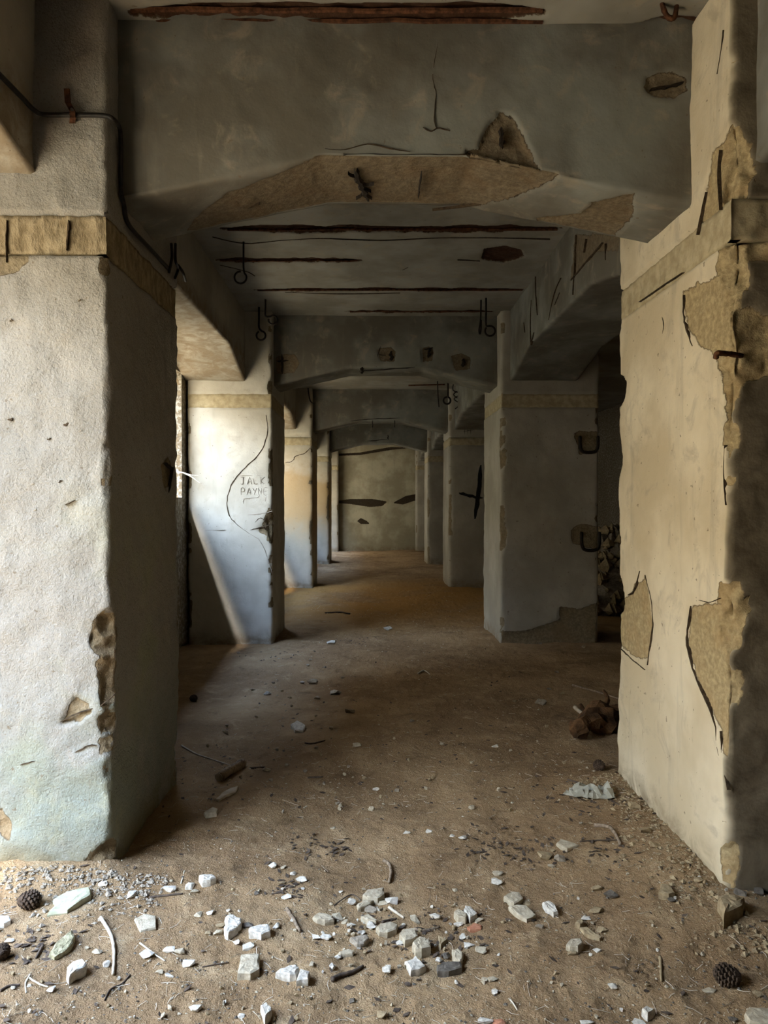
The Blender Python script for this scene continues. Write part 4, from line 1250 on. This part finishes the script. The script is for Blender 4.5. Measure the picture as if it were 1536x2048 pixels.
# ------------------------------------------------------------------ stuff: gravel, needles, rubble
def scatter(name, n, place, size, mat, kindlabel, cat, seed):
    rr = np.random.RandomState(seed)
    V, F = [], []
    base = np.array([(1, 0, 0), (-1, 0, 0), (0, 1, 0), (0, -1, 0), (0, 0, 1), (0, 0, -.6)], float)
    tri = [(0, 2, 4), (2, 1, 4), (1, 3, 4), (3, 0, 4), (2, 0, 5), (1, 2, 5), (3, 1, 5), (0, 3, 5)]
    for i in range(n):
        x, y = place(rr)
        s = size(rr)
        b = base * s * (1 + .45 * rr.uniform(-1, 1, (6, 3))) * (1, .8, .55)
        a = rr.uniform(0, 6.28)
        c, q = math.cos(a), math.sin(a)
        b = b @ np.array([(c, q, 0), (-q, c, 0), (0, 0, 1)])
        k = len(V)
        z = float(floor_h(x, y)) + s * .25
        V += [tuple(p + (x, y, z)) for p in b]
        F += [(k + t[0], k + t[1], k + t[2]) for t in tri]
    me = bpy.data.meshes.new(name)
    me.from_pydata(V, [], F)
    me.materials.append(M[mat])
    o = link(name, me)
    return tag(o, kindlabel, cat, kind='stuff')


def near_floor(rr):
    while True:
        y = 1.9 + 2.6 * rr.rand() ** 1.6
        x = rr.uniform(-.62 * y, .6 * y)
        if x > -1.88 and not ((x < XL and 2.84 < y < 3.83) or (x > XR and 2.64 < y < 3.83)): return x, y


def mossfoot(rr): return rr.uniform(-1.75, -.80), 2.80 - abs(rr.normal(0, .12))


def pierfoot(rr):
    y = rr.uniform(2.3, 3.8)
    return XR - abs(rr.normal(0, .13)), y


def aisle(rr):
    y = 3.5 + 9 * rr.rand() ** 1.5
    return rr.uniform(-1.0, 1.3), y


scatter('gravel', 2600, near_floor, lambda r: .0025 + .004 * r.rand() ** 3, 'tan', 'fine pale gravel strewn over the lit foreground floor', 'gravel', 11)
scatter('gravel', 1600, near_floor, lambda r: .003 + .005 * r.rand() ** 3, 'dark', 'dark crumbs strewn over the lit foreground floor', 'gravel', 12)
scatter('gravel', 900, pierfoot, lambda r: .004 + .012 * r.rand() ** 3, 'earth', 'crumbled mortar along the foot of the cracked pier', 'gravel', 13)
scatter('gravel', 900, mossfoot, lambda r: .004 + .010 * r.rand() ** 2, 'grey', 'grey grit along the foot of the mossy pier', 'gravel', 15)
scatter('gravel', 900, aisle, lambda r: .004 + .008 * r.rand() ** 3, 'tan', 'crumbs strewn down the shaded aisle', 'gravel', 14)

# pine needles and straws
rr = np.random.RandomState(21)
bm = bmesh.new()
for i in range(900):
    x, y = near_floor(rr) if i < 620 else aisle(rr)
    a = rr.uniform(0, 6.28)
    L = rr.uniform(.015, .055)
    b = rr.uniform(-.5, .5)
    pts = []
    for t in (-.5, 0, .5):
        qx, qy = x + math.cos(a + b * t) * L * t, y + math.sin(a + b * t) * L * t
        pts.append((qx, qy, float(floor_h(qx, qy)) + .0025))
    add_tube(bm, pts, .0009, 3)
tag(bm_obj('pine_needles', bm, M['palewood']), 'dry pine needles and straws strewn over the floor', 'litter', kind='stuff')

# dead leaves and bark flakes, in drifts and strewn about
rr = np.random.RandomState(41)
bm = bmesh.new()
drifts = [(1000, 1697, .16, 70), (657, 1693, .13, 50), (705, 1283, .20, 40), (575, 1775, .07, 30), (80, 1885, .10, 50), (1210, 1705, .14, 40), (830, 1878, .16, 70), (560, 1310, .3, 30), (1180, 1600, .25, 60)]
spots = [(fpt(a, b), r) for a, b, r, n in drifts for _ in range(n)]
for i in range(len(spots) + 420):
    if i < len(spots):
        p, r = spots[i]
        x, y = p.x + rr.normal(0, r * .6), p.y + rr.normal(0, r * .5)
    else:
        x, y = aisle(rr) if i % 2 else near_floor(rr)
    L = rr.uniform(.006, .020)
    a = rr.uniform(0, 6.28)
    u, v = Vector((math.cos(a), math.sin(a), rr.uniform(-.3, .3))) * L, Vector((-math.sin(a), math.cos(a), rr.uniform(-.3, .3))) * L * .45
    c = Vector((x, y, float(floor_h(x, y)) + .004))
    q = [bm.verts.new(c + k) for k in (-u, -u * .2 + v, u, -u * .1 - v)]
    bm.faces.new(q)
    bm.faces.new([bm.verts.new(k.co + Vector((0, 0, -.0015))) for k in q][::-1])
tag(bm_obj('dead_leaves', bm, M['darkwood']), 'dark dead leaves and bark flakes in drifts on the floor', 'litter', kind='stuff')

# heap of rubble in the dark side aisle
rr = np.random.RandomState(31)
V, F = [], []
hx, hy, HR, HH = 3.55, 10.4, 1.25, 1.12
for ring in range(10):
    for k in range(28):
        a = 2 * math.pi * k / 28
        r = HR * ring / 9
        z = HH * (1 - (ring / 9) ** 1.4) + rr.uniform(-.07, .07) * (ring < 9) - .05 * (ring == 9)
        V.append((r * math.cos(a) * (1 + rr.uniform(-.06, .06)), r * math.sin(a) * 1.1, z))
for ring in range(9):
    for k in range(28):
        p, q = ring * 28 + k, ring * 28 + (k + 1) % 28
        F.append((p, q, q + 28, p + 28))
me = bpy.data.meshes.new('rubble_heap'); me.from_pydata(V, [], F); me.materials.append(M['grey'])
tag(link('rubble_heap', me, None, (hx, hy, 0)), 'heap of rubble in the dark side aisle behind the stapled pier', 'rubble', kind='stuff')

V, F = [], []
base = np.array([(1, 0, 0), (-1, 0, 0), (0, 1, 0), (0, -1, 0), (0, 0, 1), (0, 0, -1)], float)
for i in range(420):
    a, r = rr.uniform(0, 6.28), HR * rr.rand() ** .5
    q = rr.uniform(.04, .12)
    b = base * q * (1 + .5 * rr.uniform(-1, 1, (6, 3)))
    k = len(V)
    V += [tuple(p + (r * math.cos(a), r * 1.1 * math.sin(a), HH * (1 - (r / HR) ** 1.4) + .02)) for p in b]
    F += [(k + t[0], k + t[1], k + t[2]) for t in ((0, 2, 4), (2, 1, 4), (1, 3, 4), (3, 0, 4), (2, 0, 5), (1, 2, 5), (3, 1, 5), (0, 3, 5))]
me = bpy.data.meshes.new('rubble'); me.from_pydata(V, [], F); me.materials.append(M['earth'])
tag(link('rubble', me, bpy.data.objects['rubble_heap']), kind='stuff')

# ------------------------------------------------------------------ outside the windows
xs = np.arange(-26, -2.05, .5); ys = np.arange(-12, 34, .6)
XX, YY = np.meshgrid(xs, ys)
d = np.clip((-XX - 4.2), 0, None)
up = np.clip((YY - 3.2) / 2.0, 0, 1)                    # added unseen bank, raised further along to keep sky off the aisle
ZZ = -.08 + np.where(d > 0, np.minimum((.85 + 1.5 * up) * d, 5.5 + 8.0 * up + .25 * d), 0)
P = np.stack([XX, YY, ZZ], -1)
P[..., 2] += .15 * fbm(P, .5, 3) * np.clip(d, 0, 1)
tag(grid_mesh('ground', P, M['outer']), kind='structure')
sb = empty('bush', (-3.9, 13.2, 0), 'yellow-green bush seen through the window slit past the mossy pier', 'bush')
rr = np.random.RandomState(5)
bm = bmesh.new()
for i in range(7):
    a = rr.uniform(0, 6.28)
    add_tube(bm, [(0, 0, -.05), (.2 * math.cos(a), .2 * math.sin(a), .9), (.5 * math.cos(a), .5 * math.sin(a), 1.9)], [.03, .02, .008], 5)
bm_obj('stems', bm, M['wood'], sb)
bm = bmesh.new()
for i in range(1500):
    u = Vector(rr.normal(0, 1, 3)).normalized() * (.75 * rr.rand() ** .4)
    p = Vector((u.x * .95, u.y * .95, 1.55 + u.z * 1.5))
    s = Vector(rr.normal(0, 1, 3)).normalized() * .06
    t = s.orthogonal().normalized() * .03
    bm.faces.new([bm.verts.new(p + k) for k in (-s, t, s, -t)])
tag(bm_obj('leaves', bm, M['leaf'], sb), kind='stuff')
